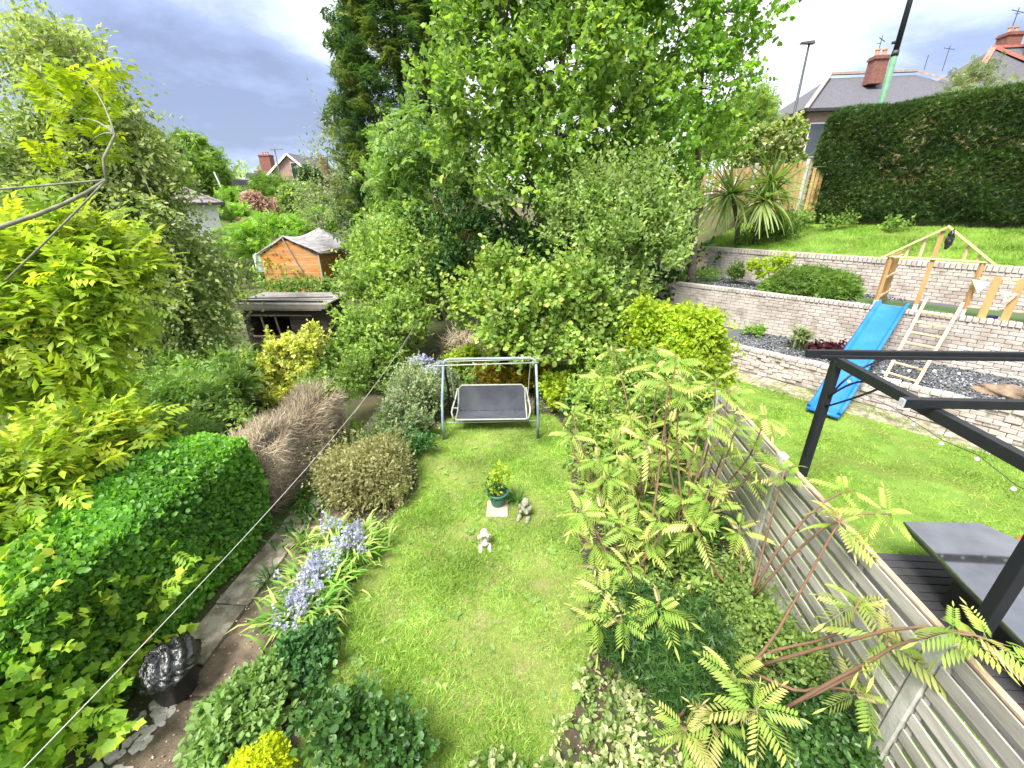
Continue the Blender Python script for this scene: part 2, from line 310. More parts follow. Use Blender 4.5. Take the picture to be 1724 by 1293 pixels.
PL={"sycamore":[[-2.28,14.2,8.81,1.23,1.27,1.31],[-1.23,13.6,8.83,1.7,1.62,1.55],[0.33,13.2,7.79,1.77,1.57,1.38],[-1.71,13.2,6.94,1.77,1.57,1.37],[0.22,12.8,6.15,1.74,1.46,1.18],[-2.3,13.4,5.85,1.11,1.06,1.02],[-0.72,12.6,4.87,1.55,1.31,1.06],[1.22,14.5,10.25,2.65,2.26,1.87],[1.84,13.8,7.09,1.47,1.39,1.31],[-0.96,14.5,11.06,2.0,1.84,1.69],[0.67,13.6,3.72,1.63,1.32,1.0],[1.28,13.5,5.17,1.54,1.28,1.03]],
"rightT":[[3.39,15.5,9.52,1.62,1.66,1.7],[4.98,15.8,9.55,1.29,1.34,1.38],[5.64,15.8,8.26,0.8,0.94,1.07],[4.49,15.4,7.62,1.43,1.47,1.52],[3.39,15.0,5.87,1.57,1.43,1.29],[5.17,15.6,6.06,0.95,1.04,1.14],[2.6,15.0,4.71,1.73,1.44,1.15],[3.64,14.6,4.52,1.31,1.07,0.84],[4.0,15.5,10.89,1.78,1.62,1.46],[2.49,15.5,8.58,1.24,1.41,1.59],[4.71,15.5,7.02,0.46,0.41,0.37]],
"conifer":[[-7.14,21.0,5.72,2.43,2.87,3.31,0]],
"willow":[[-11.05,23.0,6.17,0.97,1.25,1.52],[-10.08,23.0,7.21,0.74,0.96,1.19],[-10.41,22.0,4.49,1.35,1.35,1.35],[-11.7,22.0,5.05,0.89,0.89,0.89],[-9.12,21.0,5.0,0.85,1.13,1.41],[-10.47,20.0,3.73,1.25,1.11,0.97]],
"feather":[[-5.58,16.0,5.99,0.66,0.8,0.93],[-5.25,15.6,5.03,1.03,1.03,1.03],[-5.95,16.0,4.86,0.68,0.77,0.86],[-4.61,16.0,6.15,0.82,0.92,1.03],[-4.76,15.0,3.89,1.02,0.92,0.82],[-5.59,15.5,3.78,0.75,0.75,0.75],[-3.74,15.6,5.38,0.81,1.02,1.22]],
"saplings":[[-5.41,13.0,2.77,0.67,0.69,0.71],[-5.13,12.6,2.29,1.01,0.96,0.92],[-4.12,13.0,2.4,0.9,0.87,0.84],[-5.83,12.3,1.89,0.47,0.55,0.62],[-5.08,13.6,3.24,0.86,0.81,0.76],[-3.9,12.6,1.55,0.65,0.7,0.74],[-3.46,13.5,2.7,0.67,0.76,0.86]],
"bushA":[[-5.0,10.6,1.19,0.78,0.7,0.62],[-4.42,10.8,1.31,0.82,0.76,0.69],[-5.26,10.0,0.72,0.66,0.59,0.51],[-4.53,9.6,0.71,0.68,0.59,0.49],[-3.96,11.5,1.37,0.69,0.65,0.6],[-4.53,12.0,1.69,0.8,0.65,0.5]],
"golden":[[-6.25,9.3,1.12,0.62,0.55,0.47],[-6.79,9.0,0.67,0.53,0.5,0.47],[-6.15,9.2,0.6,0.51,0.45,0.39],[-7.23,8.9,0.22,0.39,0.37,0.36],[-6.47,8.8,0.2,0.53,0.43,0.32],[-5.86,9.4,1.4,0.35,0.35,0.35]],
"ash":[[-7.15,5.4,3.88,0.53,0.44,0.35],[-6.71,5.6,3.77,0.55,0.47,0.38],[-6.2,5.4,3.39,0.5,0.45,0.4],[-6.86,5.0,3.31,0.68,0.56,0.44],[-6.44,5.0,2.9,0.7,0.55,0.41],[-6.98,4.6,2.6,0.59,0.49,0.39],[-6.65,6.0,3.8,0.32,0.29,0.25],[-6.73,4.8,2.17,0.5,0.4,0.29]],
"ash2":[[-5.92,3.6,1.74,0.49,0.36,0.24],[-5.88,4.0,1.65,0.45,0.35,0.24],[-5.87,3.3,1.39,0.54,0.42,0.3],[-5.8,4.4,1.67,0.4,0.3,0.2],[-5.82,3.6,1.32,0.39,0.3,0.22],[-5.65,2.8,0.87,0.45,0.41,0.38],[-5.64,4.6,1.36,0.25,0.19,0.12],[-5.69,3.1,0.98,0.4,0.32,0.23]],
"ash3":[[-5.97,6.0,6.05,0.17,0.18,0.19],[-6.33,6.0,5.64,0.28,0.26,0.24],[-6.08,6.0,5.53,0.28,0.24,0.2],[-6.44,5.6,4.98,0.2,0.16,0.12],[-6.24,6.0,5.36,0.2,0.18,0.16]],
"birch":[[-10.53,9.6,7.57,1.14,0.93,0.72],[-9.65,9.4,6.99,0.96,0.84,0.72],[-9.07,9.2,6.33,0.9,0.84,0.78],[-10.1,9.0,5.91,1.45,1.21,0.97],[-8.73,9.2,5.58,0.87,0.81,0.74],[-9.53,9.0,4.8,1.4,1.17,0.95],[-8.91,9.4,4.92,0.78,0.69,0.59],[-9.11,9.4,3.87,1.16,0.98,0.79],[-8.69,10.0,3.33,0.74,0.59,0.44],[-9.02,9.0,2.92,1.37,1.09,0.82],[-8.62,9.2,2.03,1.15,0.94,0.72],[-9.1,9.6,1.13,0.77,0.6,0.43],[-10.88,8.8,4.7,1.26,1.14,1.01],[-8.53,10.5,2.81,0.44,0.38,0.31],[-9.82,8.8,1.55,1.0,0.75,0.5]],
"roundT":[[-38.5,48.0,9.43,2.7,2.38,2.06],[-36.82,47.0,7.9,2.23,2.07,1.91],[-39.44,47.0,8.24,2.55,2.39,2.23],[-38.13,47.0,7.06,2.9,2.41,1.93]],
"midleft":[[-7.8,7.2,0.65,0.87,0.69,0.5],[-7.2,7.6,0.61,0.78,0.65,0.52],[-7.34,8.6,0.75,0.64,0.57,0.5],[-7.67,6.4,0.41,0.75,0.58,0.4],[-7.01,6.6,0.31,0.83,0.59,0.35],[-8.01,8.2,0.9,0.82,0.65,0.48],[-8.65,7.0,0.73,0.49,0.43,0.37],[-8.03,6.0,0.64,0.66,0.49,0.33]],
"pear":[[1.15,11.6,4.4,0.91,0.75,0.6],[2.28,11.2,4.12,1.09,0.88,0.66],[2.7,11.2,3.56,0.62,0.55,0.48],[1.44,11.0,3.45,1.11,0.89,0.67],[2.72,10.8,3.18,1.09,0.87,0.65],[2.06,10.6,2.35,0.96,0.78,0.59],[0.57,11.4,3.71,0.92,0.76,0.61],[2.74,11.6,4.03,0.48,0.42,0.36],[2.19,11.8,4.66,0.75,0.57,0.39]],
"bramble":[[-1.39,10.8,2.76,0.76,0.69,0.61],[-1.83,10.4,1.92,0.69,0.69,0.69],[-0.73,10.0,1.88,1.02,0.91,0.81],[0.28,10.4,2.38,1.11,0.96,0.81],[1.01,10.0,1.74,0.94,0.8,0.65],[0.15,9.4,1.32,1.13,0.77,0.42],[1.75,10.0,1.45,0.73,0.66,0.58],[-0.86,9.6,1.24,0.87,0.65,0.43],[1.14,9.4,1.04,0.71,0.53,0.35]],
"darkund":[[-2.26,13.5,3.41,1.3,1.16,1.02],[-0.76,13.2,3.25,1.26,1.04,0.81],[-2.94,12.8,2.43,0.82,0.87,0.91],[0.49,12.8,2.78,1.24,0.97,0.71],[-3.7,14.0,3.56,0.77,0.87,0.96],[1.51,12.4,2.49,0.86,0.77,0.69]],
"goldmound":[[2.53,8.9,2.12,0.63,0.57,0.51],[2.96,8.6,1.89,0.62,0.59,0.56],[3.13,8.2,1.51,0.51,0.52,0.54],[2.66,8.6,1.49,0.63,0.57,0.51],[3.25,7.9,1.25,0.35,0.38,0.41],[3.32,8.2,1.77,0.31,0.36,0.42],[2.91,8.0,1.07,0.48,0.42,0.36],[2.13,8.8,1.62,0.41,0.37,0.34],[3.28,7.5,0.92,0.25,0.26,0.27]],
"goldunder":[[2.51,7.8,1.02,0.59,0.5,0.42],[2.9,7.2,0.93,0.42,0.38,0.33],[2.0,8.2,1.1,0.62,0.53,0.43],[2.11,7.4,0.68,0.58,0.49,0.41]],
"bedshrub":[[1.13,7.8,0.58,0.61,0.52,0.43],[1.56,8.4,0.87,0.64,0.55,0.45],[1.51,7.0,0.37,0.57,0.51,0.45],[1.82,6.3,0.19,0.47,0.44,0.42],[1.06,7.0,0.35,0.4,0.37,0.34]],
"deutzia":[[0.58,9.0,0.58,0.49,0.42,0.35],[0.94,9.4,0.88,0.57,0.46,0.36]],
"rh_green":[[-32.69,47.0,4.62,1.3,1.04,0.78],[-30.54,50.0,7.05,2.36,1.92,1.48],[-28.57,50.0,6.4,2.03,1.69,1.35]],
"heads":[[0.98,6.96,1.71],[0.47,6.67,1.16],[1.68,6.1,2.25],[2.18,6.04,2.01],[1.66,6.56,1.65],[1.44,6.36,1.21],[1.23,4.56,1.86],[1.92,5.78,1.47],[1.31,8.03,1.8],[2.55,5.51,2.1],[2.32,4.78,1.63],[2.52,4.44,2.25],[0.66,5.7,0.73],[0.75,5.29,0.58],[1.89,4.05,1.48],[2.62,4.02,1.8],[2.41,4.22,0.84],[2.61,3.1,1.96],[3.05,3.16,1.96],[2.96,3.49,1.96],[0.59,3.59,0.69],[0.77,2.89,0.84],[1.54,2.28,1.05],[1.54,1.94,1.2],[1.39,3.08,0.14],[1.22,3.0,-1.04],[2.61,2.66,1.47],[2.62,2.34,1.45],[2.72,2.01,1.96],[2.85,1.96,1.96],[2.62,2.32,0.84],[1.24,5.18,0.95],[0.87,8.24,1.06],[1.41,8.01,1.17],[0.91,7.1,0.81],[1.18,6.19,0.95],[0.42,5.76,1.18],[1.26,5.25,1.11],[1.72,5.79,0.88],[2.26,6.17,0.89],[1.8,4.37,2.11],[2.11,7.34,0.84],[1.59,4.52,2.49],[1.9,4.46,2.29],[2.19,10.0,0.83],[1.51,4.67,2.87],[2.07,4.66,1.34],[1.84,4.91,0.86],[1.28,4.61,0.87],[0.87,4.74,1.14],[0.44,3.95,1.18],[0.95,4.11,0.89],[0.61,3.92,0.77],[1.35,3.97,1.13],[2.14,4.37,1.01],[1.68,3.81,1.2],[2.58,4.57,1.34],[2.21,4.43,2.16],[2.42,4.31,1.85],[0.99,3.7,0.65],[0.67,3.19,0.75],[1.15,3.0,0.93],[1.44,2.77,0.61],[0.52,2.88,0.78],[1.37,2.08,0.69],[1.13,1.98,0.76],[0.86,10.09,0.86],[1.16,7.85,0.9],[2.15,9.42,0.82],[1.41,4.56,2.62],[1.61,6.64,0.83],[1.84,5.49,0.91],[2.28,5.53,1.06],[0.81,5.36,1.06],[1.16,4.83,0.89],[1.28,4.03,0.75],[1.71,4.16,1.21],[0.56,4.91,0.8],[1.96,4.6,2.61],[0.74,4.32,0.93]]}
# ---------------------------------------------------------------- materials for hard things
M['soil']=mat('soil',(.04,.030,.020),(.085,.062,.042),5,.95,.8,25,c3=(.05,.07,.025))
M['lawn']=mat('lawn_turf',(.12,.16,.03),(.21,.24,.06),9,.9,.6,90,c3=(.23,.20,.09))
M['lawn2']=mat('lush_turf',(.10,.19,.02),(.17,.27,.04),3,.9,.6,90,c3=(.13,.17,.03))
M['conc']=mat('old_concrete',(.22,.185,.14),(.46,.41,.33),7,.9,.9,60,c3=(.13,.11,.08),t=(.42,.60))
M['path_b']=mat('brown_path',(.09,.068,.048),(.22,.165,.115),4,.9,.9,60,c3=(.07,.06,.035),t=(.40,.60))
M['rub']=mat('broken_concrete',(.42,.38,.33),(.62,.58,.52),9,.95,.7,50)
M['brickm']=mat('mortar',(.25,.21,.185),(.31,.27,.24),9,.95,.4,60)
for i,(a,b) in enumerate((((.44,.39,.355),(.51,.46,.42)),((.47,.42,.385),(.54,.49,.45)),((.42,.365,.335),(.49,.44,.405)),((.39,.33,.30),(.46,.40,.37)))): M['br%d'%i]=mat('painted_brick',a,b,7,.85,.5,45,c3=(.34,.29,.25),rand=.08)
M['fence']=mat('weathered_slat',(.27,.25,.22),(.45,.42,.38),7,.85,.5,60,c3=(.24,.25,.17),rand=.22,stretch=(1,.22,1.6),dist=.01)
M['fcap']=mat('raw_cap',(.36,.26,.17),(.46,.36,.26),10,.8,.3,50)
M['cpost']=mat('concrete_post',(.36,.35,.31),(.52,.51,.47),8,.9,.4,60,c3=(.30,.31,.24))
M['gravelb']=mat('gravel_board',(.42,.41,.36),(.56,.55,.50),6,.9,.5,40,c3=(.3,.32,.2))
M['black']=mat('black_powder_coat',(.012,.014,.017),(.017,.019,.023),8,.45,.05,80)
M['gloss']=mat('wet_black_glass',(.20,.21,.235),(.30,.31,.34),2.2,.05,.0,spec=.6,metal=.9)
M['deck']=mat('dark_deck',(.035,.035,.04),(.06,.06,.065),6,.7,.3,60,stretch=(1,.2,1),rand=.2)
M['slide']=mat('blue_plastic',(.010,.135,.52),(.016,.17,.60),3,.42,.06,20,spec=.5,c3=(.04,.19,.56))
M['pine']=mat('new_pine',(.58,.42,.22),(.68,.53,.32),5,.7,.3,50,stretch=(1,1,.3))
M['pine2']=mat('stained_pine',(.38,.21,.075),(.50,.31,.13),5,.7,.3,50,stretch=(1,1,.25))
M['steel']=mat('galvanised',(.36,.38,.40),(.45,.47,.49),8,.5,.1)
M['turf']=mat('artificial_turf',(.05,.09,.03),(.07,.12,.035),30,.95,.4,90)
M['slate']=mat('slate_chip',(.11,.115,.13),(.22,.225,.24),30,.6,.3,60)
M['slateg']=mat('slate_bed',(.06,.062,.07),(.13,.135,.145),25,.8,.9,60)
M['rock']=mat('bed_rock',(.14,.10,.07),(.26,.19,.13),6,.9,.8,18)
M['swing']=mat('blue_grey_steel',(.20,.27,.34),(.30,.37,.43),6,.4,.05,60,c3=(.14,.18,.21))
M['rail']=mat('grey_steel_tube',(.30,.31,.28),(.40,.41,.37),8,.45,.1,60)
M['mesh']=mat('dark_sling_fabric',(.040,.044,.058),(.062,.066,.082),4,.75,.3,120,c3=(.075,.085,.085))
M['pot']=mat('green_plastic_pot',(.025,.12,.085),(.04,.15,.11),6,.45,.05)
M['stone']=mat('pale_statue_stone',(.55,.50,.42),(.36,.32,.26),14,.9,.6,50)
M['stone2']=mat('mossy_statue_stone',(.30,.29,.22),(.18,.19,.12),14,.9,.6,50)
M['slab']=mat('old_slab',(.34,.28,.21),(.46,.40,.32),9,.9,.5,50)
M['bag']=mat('bin_liner',(.008,.008,.009),(.014,.014,.016),5,.20,.6,9,dist=.04,spec=.9,stretch=(1.6,.8,1))
M['rope']=mat('white_line',(.42,.40,.37),(.5,.48,.44),20,.7,0)
M['rust']=mat('rusty_post',(.16,.09,.06),(.24,.15,.10),9,.9,.4)
M['oshed']=mat('orange_board',(.46,.175,.045),(.58,.25,.075),5,.75,.4,50,stretch=(.3,.3,2.5),c3=(.52,.30,.15),rand=.13)
M['trim']=mat('grey_trim',(.30,.25,.20),(.40,.34,.27),7,.85,.3)
M['felt']=mat('worn_felt',(.19,.18,.19),(.38,.37,.38),3,.9,.5,30,stretch=(3,.6,1))
M['dshed']=mat('dark_board',(.045,.032,.028),(.11,.085,.075),5,.8,.4,50,stretch=(.25,.25,3),rand=.35,c3=(.16,.13,.11))
M['dfelt']=mat('pale_felt',(.22,.20,.19),(.34,.32,.31),2.5,.9,.3,30,c3=(.14,.13,.12))
M['dark']=mat('dark_inside',(.012,.012,.012),(.02,.02,.018),5,.9,0)
M['white']=mat('white_render',(.74,.73,.73),(.80,.79,.79),4,.9,.2,40)
M['tile']=mat('grey_roof_tile',(.15,.13,.135),(.22,.19,.195),6,.8,.3,30)
M['slater']=mat('slate_roof',(.07,.07,.082),(.115,.112,.13),9,.7,.4,8,stretch=(1,1,2.2))
M['redb']=mat('red_brick',(.17,.07,.055),(.26,.115,.09),7,.9,.4,20)
M['stonew']=mat('stone_wall',(.30,.23,.19),(.42,.33,.27),4,.9,.5,10)
M['bbrick']=mat('brown_brick',(.30,.19,.155),(.38,.26,.21),4,.9,.4,10)
M['glassw']=mat('window_glass',(.03,.035,.045),(.05,.055,.065),3,.1,0,spec=.8)
M['wframe']=mat('window_frame',(.75,.75,.74),(.8,.8,.79),5,.5,0)
M['potc']=mat('chimney_pot',(.45,.22,.12),(.55,.3,.18),6,.85,.2)
M['ridge']=mat('ridge_tile',(.38,.13,.10),(.46,.18,.13),6,.85,.2)
M['lampm']=mat('lamp_paint',(.03,.03,.035),(.05,.05,.055),6,.5,0)
M['gpole']=mat('green_pole',(.07,.18,.10),(.12,.24,.15),4,.6,.1)
M['glassl']=mat('bulb_glass',(.7,.7,.68),(.8,.8,.78),5,.1,0)
M['bfence']=mat('featherboard',(.30,.19,.07),(.42,.28,.12),5,.8,.3,50,rand=.18,stretch=(1,1,.25))
M['rubber']=mat('black_plastic',(.018,.018,.019),(.028,.028,.03),6,.4,.1)
M['redp']=mat('orange_red_plastic',(.55,.10,.03),(.62,.13,.04),6,.5,.0)
M['aqua']=mat('pale_green_cloth',(.35,.50,.42),(.45,.58,.50),30,.85,.0)
M['clothr']=mat('floral_cloth',(.62,.55,.48),(.55,.16,.12),16,.85,.0)
# ---------------------------------------------------------------- ground
W3A,W3B=Vector((5.4,11.93)),Vector((9.31,7.72)); W2A,W2B=Vector((5.82,14.57)),Vector((11.05,9.81)); W1A,W1B=Vector((6.77,17.37)),Vector((11.3,12.48))
def ss(a,b,x): t=np.clip((x-a)/(b-a),0,1); return t*t*(3-2*t)
d3=(W3B-W3A).normalized(); n3=Vector((-d3.y,d3.x))
def gz(x,y):
    s=(x-W3A.x)*n3.x+(y-W3A.y)*n3.y; right=ss(2.5,5.5,x)
    z=np.where(s<0,0,np.minimum(s,9.6)*.17)+ss(9.7,11.5,s)*2.6+np.maximum(s-12,0)*.035
    z=z*right*np.clip(1-(y-60)/200,0,1)
    z=z+ss(26,60,y)*5.0*(1-right)+ss(14,22,y)*.5*(1-right)+ss(-9,-22,x)*-.3
    return z-.012
def sheet(name,xs,ys,zf,m,kind='structure',keep=None):
    X,Y=np.meshgrid(xs,ys); Z=zf(X,Y); mb=MB(); nx=len(xs)
    mb.v=[tuple(v) for v in np.stack([X.ravel(),Y.ravel(),Z.ravel()],1)]
    for j in range(len(ys)-1):
        for i in range(nx-1): mb.f.append((j*nx+i,j*nx+i+1,(j+1)*nx+i+1,(j+1)*nx+i))
    return P(name,mb,m,kind=kind,smooth=True)
xs=np.concatenate([[-2000,-800,-300,-120],np.arange(-60,-12,3),np.arange(-12,20,.5),np.arange(20,60,3),[120,300,800,2000]])
ys=np.concatenate([[-400,-60,-10],np.arange(-4,24,.5),np.arange(24,80,3),[120,200,400,900,2000]])
M['ground']=mat('rough_ground',(.05,.07,.022),(.09,.10,.035),2.5,.95,.8,20,c3=(.09,.065,.045))
sheet('ground',xs,ys,gz,M['ground'])
def poly_sheet(name,pts,z,m,kind='structure',label=None):
    mb=MB(); mb.v=[(*p,z) if len(p)==2 else p for p in pts]; mb.f=[tuple(range(len(pts)))]; return P(name,mb,m,kind=kind,label=label)
LAWN=[(-2.05,1.3),(-2.25,2.4),(-2.3,3.0),(-2.45,4.0),(-2.4,4.9),(-2.15,5.8),(-2.45,6.6),(-2.5,7.6),(-2.1,8.4),(-.9,8.75),(.2,8.6),(.55,7.8),(.55,7.1),(.45,5.5),(.55,4.3),(.65,3.4),(.4,2.6),(.0,1.9),(-.2,1.3)]
poly_sheet('soil',[(-3.1,.2),(2.8,.2),(2.8,13),(-3.4,13)],-.002,M['soil'])
poly_sheet('lawn',LAWN,.006,M['lawn'])
NL=[(2.98,2.0),(8.9,3.2),(9.6,5.6),(8.69,7.06),(7.5,9.72),(5.96,10.95),(4.9,11.9),(2.98,12.2)]
poly_sheet('lawn',NL,.006,M['lawn2'])
def inpoly(P_,poly):
    x,y=P_[:,0],P_[:,1]; c=np.zeros(len(x),bool); n=len(poly)
    for i in range(n):
        x1,y1=poly[i];x2,y2=poly[(i-1)%n]
        c^=((y1>y)!=(y2>y))&(x<(x2-x1)*(y-y1)/(y2-y1+1e-12)+x1)
    return c
def grass(name,poly,n,zf,m,h=.045,seed=1,clump=0,lean=.5,wide=1.0,spread=.02):
    rg=np.random.default_rng(seed); pa=np.array(poly); lo,hi=pa.min(0)-.06,pa.max(0)+.06
    q=lo+rg.random((n*2,2))*(hi-lo); q=q[inpoly(q,poly)][:n]; q=q+rg.normal(size=q.shape)*spread; n=len(q)
    pat=.5+.5*np.sin(q[:,0]*2.3+1.3*np.sin(q[:,1]*1.9))*np.sin(q[:,1]*2.7+.8*np.sin(q[:,0]*3.1)); fine=.5+.5*np.sin(q[:,0]*9+2*np.sin(q[:,1]*7))*np.sin(q[:,1]*11)
    pos=np.column_stack([q,zf(q[:,0],q[:,1])]); ax=unit(np.column_stack([rg.normal(size=(n,2))*lean*1.3,np.full(n,1.0)])); nr=rg.normal(size=(n,3))
    sz=h*(.5+.9*rg.random(n))*(.6+.7*pat)*(.75+.5*fine); val=np.clip(.45*rg.random(n)+.3*(1-pat)+.25*fine,0,1)
    V,F,A=inst('blade',pos,ax,nr,sz,val)
    return fmesh(name,[(V,F,A)],m,kind='stuff')
M['grass']=leafmat('grass_blades',[(.10,.22,.02),(.19,.37,.04),(.31,.48,.09),(.47,.54,.22)],.3,.55)
M['grass2']=leafmat('lush_grass_blades',[(.08,.19,.02),(.17,.32,.03),(.28,.43,.06),(.42,.52,.14)],.3,.55)
flat=lambda x,y:np.full_like(x,.004)
grass('lawn_grass',LAWN,120000,flat,M['grass'],.058,1,lean=.75,wide=1)
grass('lawn_grass',NL,85000,flat,M['grass2'],.05,2,lean=.6)
M['grass3']=leafmat('pale_long_blades',[(.22,.38,.04),(.38,.50,.10),(.52,.60,.22)],.35,.5)
grass('long_grass_blades',LAWN,42000,flat,M['grass3'],.075,4,lean=1.3,spread=.05)
grass('long_grass_blades',NL,30000,flat,M['grass3'],.08,5,lean=1.2,spread=.03)
# garden path: pale strip, brown strip, broken edge
path=meta(R('garden_path',None,None),kind='structure')
def slab(name,pts,z0,z1,m,par,bev=.008):
    mb=MB(); n=len(pts); mb.v=[(x,y,z0) for x,y in pts]+[(x,y,z1) for x,y in pts]; mb.f=[tuple(range(n))[::-1],tuple(range(n,2*n))]+[(i,(i+1)%n,n+(i+1)%n,n+i) for i in range(n)]
    return P(name,mb,m,par,bev=bev)
for a,b in ((2.62,3.32),(3.34,4.75),(4.77,6.6),(6.62,8.5),(8.52,10.6)):
    slab('paving_slab',[(-4.02,a),(-3.60,a),(-3.60+rnd.uniform(-.02,.02),(a+b)/2),(-3.61,b),(-4.0,b)],-.05,.045+rnd.uniform(-.01,.01),M['conc'],path)
for a,b in ((.9,2.30),(2.325,4.3),(4.32,6.3),(6.32,8.4),(8.42,10.5)):
    slab('concrete_slab',[(-3.585,a),(-3.04,a+.03),(-3.06,b),(-3.585,b-.02)],-.05,.022+rnd.uniform(-.006,.006),M['path_b'],path)
slab('concrete_slab',[(-3.80,1.2),(-3.59,1.2),(-3.59,2.3),(-3.68,2.3)],-.05,.016,M['path_b'],path)
rk=random.Random(5)
for k in range(80):
    y=rk.uniform(1.35,2.5); x=-3.56-rk.uniform(0,.34); s=rk.uniform(.035,.075)*(1.6 if y<1.8 else .8); n=rk.randint(5,7); a0=rk.uniform(0,6)
    pts=[(x+s*cos(a0+2*pi*i/n)*rk.uniform(.7,1.1),y+s*sin(a0+2*pi*i/n)*rk.uniform(.7,1.2)) for i in range(n)]
    slab('rubble_stone',pts,-.02,rk.uniform(.018,.04),M['rub'],path,.006)
# ---------------------------------------------------------------- brick retaining walls
def ubrick(m):
    mb=MB().box((0,0,0),(1,1,1)); me=bpy.data.meshes.new('brick'); me.from_pydata(mb.v,[],mb.f)
    me.materials.append(m); return me
def bevbrick(m,w,d,h,b=.007):
    bm=bmesh.new(); bmesh.ops.create_cube(bm,size=1)
    for v in bm.verts: v.co.x*=w; v.co.y*=d; v.co.z*=h
    bmesh.ops.bevel(bm,geom=bm.edges[:],offset=b,segments=1,affect='EDGES'); me=bpy.data.meshes.new('brick'); bm.to_mesh(me); bm.free(); me.materials.append(m); return me
def brickwall(name,label,A,B,ext0,ext1,zb,zt,course,bl,coping,depth=.2,rough=0,seed=1,maxp=300):
    d=(B-A).normalized(); A=A-d*ext0; Ln=(B-A).length+ext1; n=Vector((-d.y,d.x)); rz=math.atan2(d.y,d.x)   # n points away from the camera
    if n.dot(A+d*Ln/2)<0: n=-n
    root=R(name,label,'retaining wall',(A.x,A.y,zb)); rw=random.Random(seed)
    c=A+d*Ln/2+n*(depth/2+.022); P('mortar_core',MB().box((c.x,c.y,(zt-.05)/2),(Ln,depth,zt-.05),rz),M['brickm'],root)
    tm=[bevbrick(M['br%d'%i],1,1,1,.0) if 0 else None for i in range(4)]
    ms=[bevbrick(M['br%d'%(i%4)],bl-.011,.06,course-.010) for i in range(4)]
    cm=[bevbrick(M['br%d'%i],coping[0]-.014,depth+.05,coping[1]-.01,.008) for i in range(4)]
    items=[]; z=zb; rows=int((zt-zb-coping[1])/course+.001); z=zt-coping[1]-rows*course
    for r in range(rows):
        x=-(bl*.5 if r%2 else 0)
        while x<Ln:
            items.append((0,x+bl/2,z+course/2)); x+=bl
        z+=course
    x=0
    while x<Ln: items.append((1,x+coping[0]/2,zt-coping[1]/2)); x+=coping[0]
    rec=[]
    for t,x,z in items:
        q=A+d*x+(n*(depth/2) if t else n*.03); rec.append(((q.x-0)**2+(q.y)**2+(z-4.5)**2,t,q,z))
    rec.sort(key=lambda r:r[0])
    vis=[r for r in rec if abs(math.atan2(r[2].x,r[2].y)-.0)<radians(50)]
    use=set(id(r) for r in vis[:maxp]); rest=MB(); off=WL[root.name]
    for r in rec:
        _,t,q,z=r; j=rw.uniform(-.006,.006)*(1+rough*3); a=rz+rw.uniform(-.012,.012)*(1+rough*3)
        p=q-n*j; zz=z+rw.uniform(-.002,.002)*(1+rough*6)
        if id(r) in use:
            me=(cm if t else ms)[rw.choice((0,0,1,1,2,3))]; o=bpy.data.objects.new('coping_brick' if t else 'brick',me); COL.objects.link(o); o.parent=root
            o.location=Vector((p.x,p.y,zz))-off; o.rotation_euler=(rw.uniform(-.01,.01)*(1+rough*4),0,a)
        else: rest.box((p.x,p.y,zz),(coping[0]-.014,depth+.05,coping[1]-.01) if t else (bl-.011,.06,course-.010),a)
    if rest.v: P('brickwork',rest,M['br1'],root,kind='stuff')
    return root,A,d,n,Ln
brickwall('retaining_wall','lowest pale brick wall beside the path, crossed by the blue slide',W3A,W3B,.9,3.6,-.05,.70,.098,.24,(.17,.085),.22,1,seed=3)
brickwall('retaining_wall','middle pale brick wall, the one the ladder leans on, below the playhouse',W2A,W2B,1.6,3.0,.5,1.86,.098,.28,(.115,.11),.22,0,seed=4)
brickwall('retaining_wall','highest pale brick wall, between the round juniper and the upper lawn',W1A,W1B,.6,3.4,1.7,2.87,.098,.27,(.115,.16),.22,0,seed=5)
def strip(name,A,B,e0,e1,w0,w1,zf,m,kind='structure',nx=30,ny=6,bump=0):
    d=(B-A).normalized(); n=Vector((-d.y,d.x)); n=-n if n.dot(A)<0 else n; Ln=(B-A).length; mb=MB(); rr=random.Random(3)
    for j in range(ny+1):
        for i in range(nx+1):
            q=A+d*(-e0+(Ln+e0+e1)*i/nx)+n*(w0+(w1-w0)*j/ny); mb.v.append((q.x,q.y,zf(j/ny)+rr.uniform(-bump,bump)))
    for j in range(ny):
        for i in range(nx): mb.f.append((j*(nx+1)+i,j*(nx+1)+i+1,(j+1)*(nx+1)+i+1,(j+1)*(nx+1)+i))
    return P(name,mb,m,kind=kind,smooth=True)
strip('slate_bed',W3A,W3B,.9,3.6,.2,2.9,lambda t:.60,M['slateg'],bump=.012,nx=60,ny=10)
strip('planting_bed',W2A,W2B,1.6,3.0,.2,3.4,lambda t:1.76,M['slateg'],bump=.012,nx=60,ny=10)
upl=strip('upper_lawn',W1A,W1B,1.2,4.5,.2,4.0,lambda t:2.84+.80*t,M['lawn2'],nx=30)
strip('soil',W1A,W1B,1.2,6,4.0,6.5,lambda t:3.64+.5*t,M['soil'])
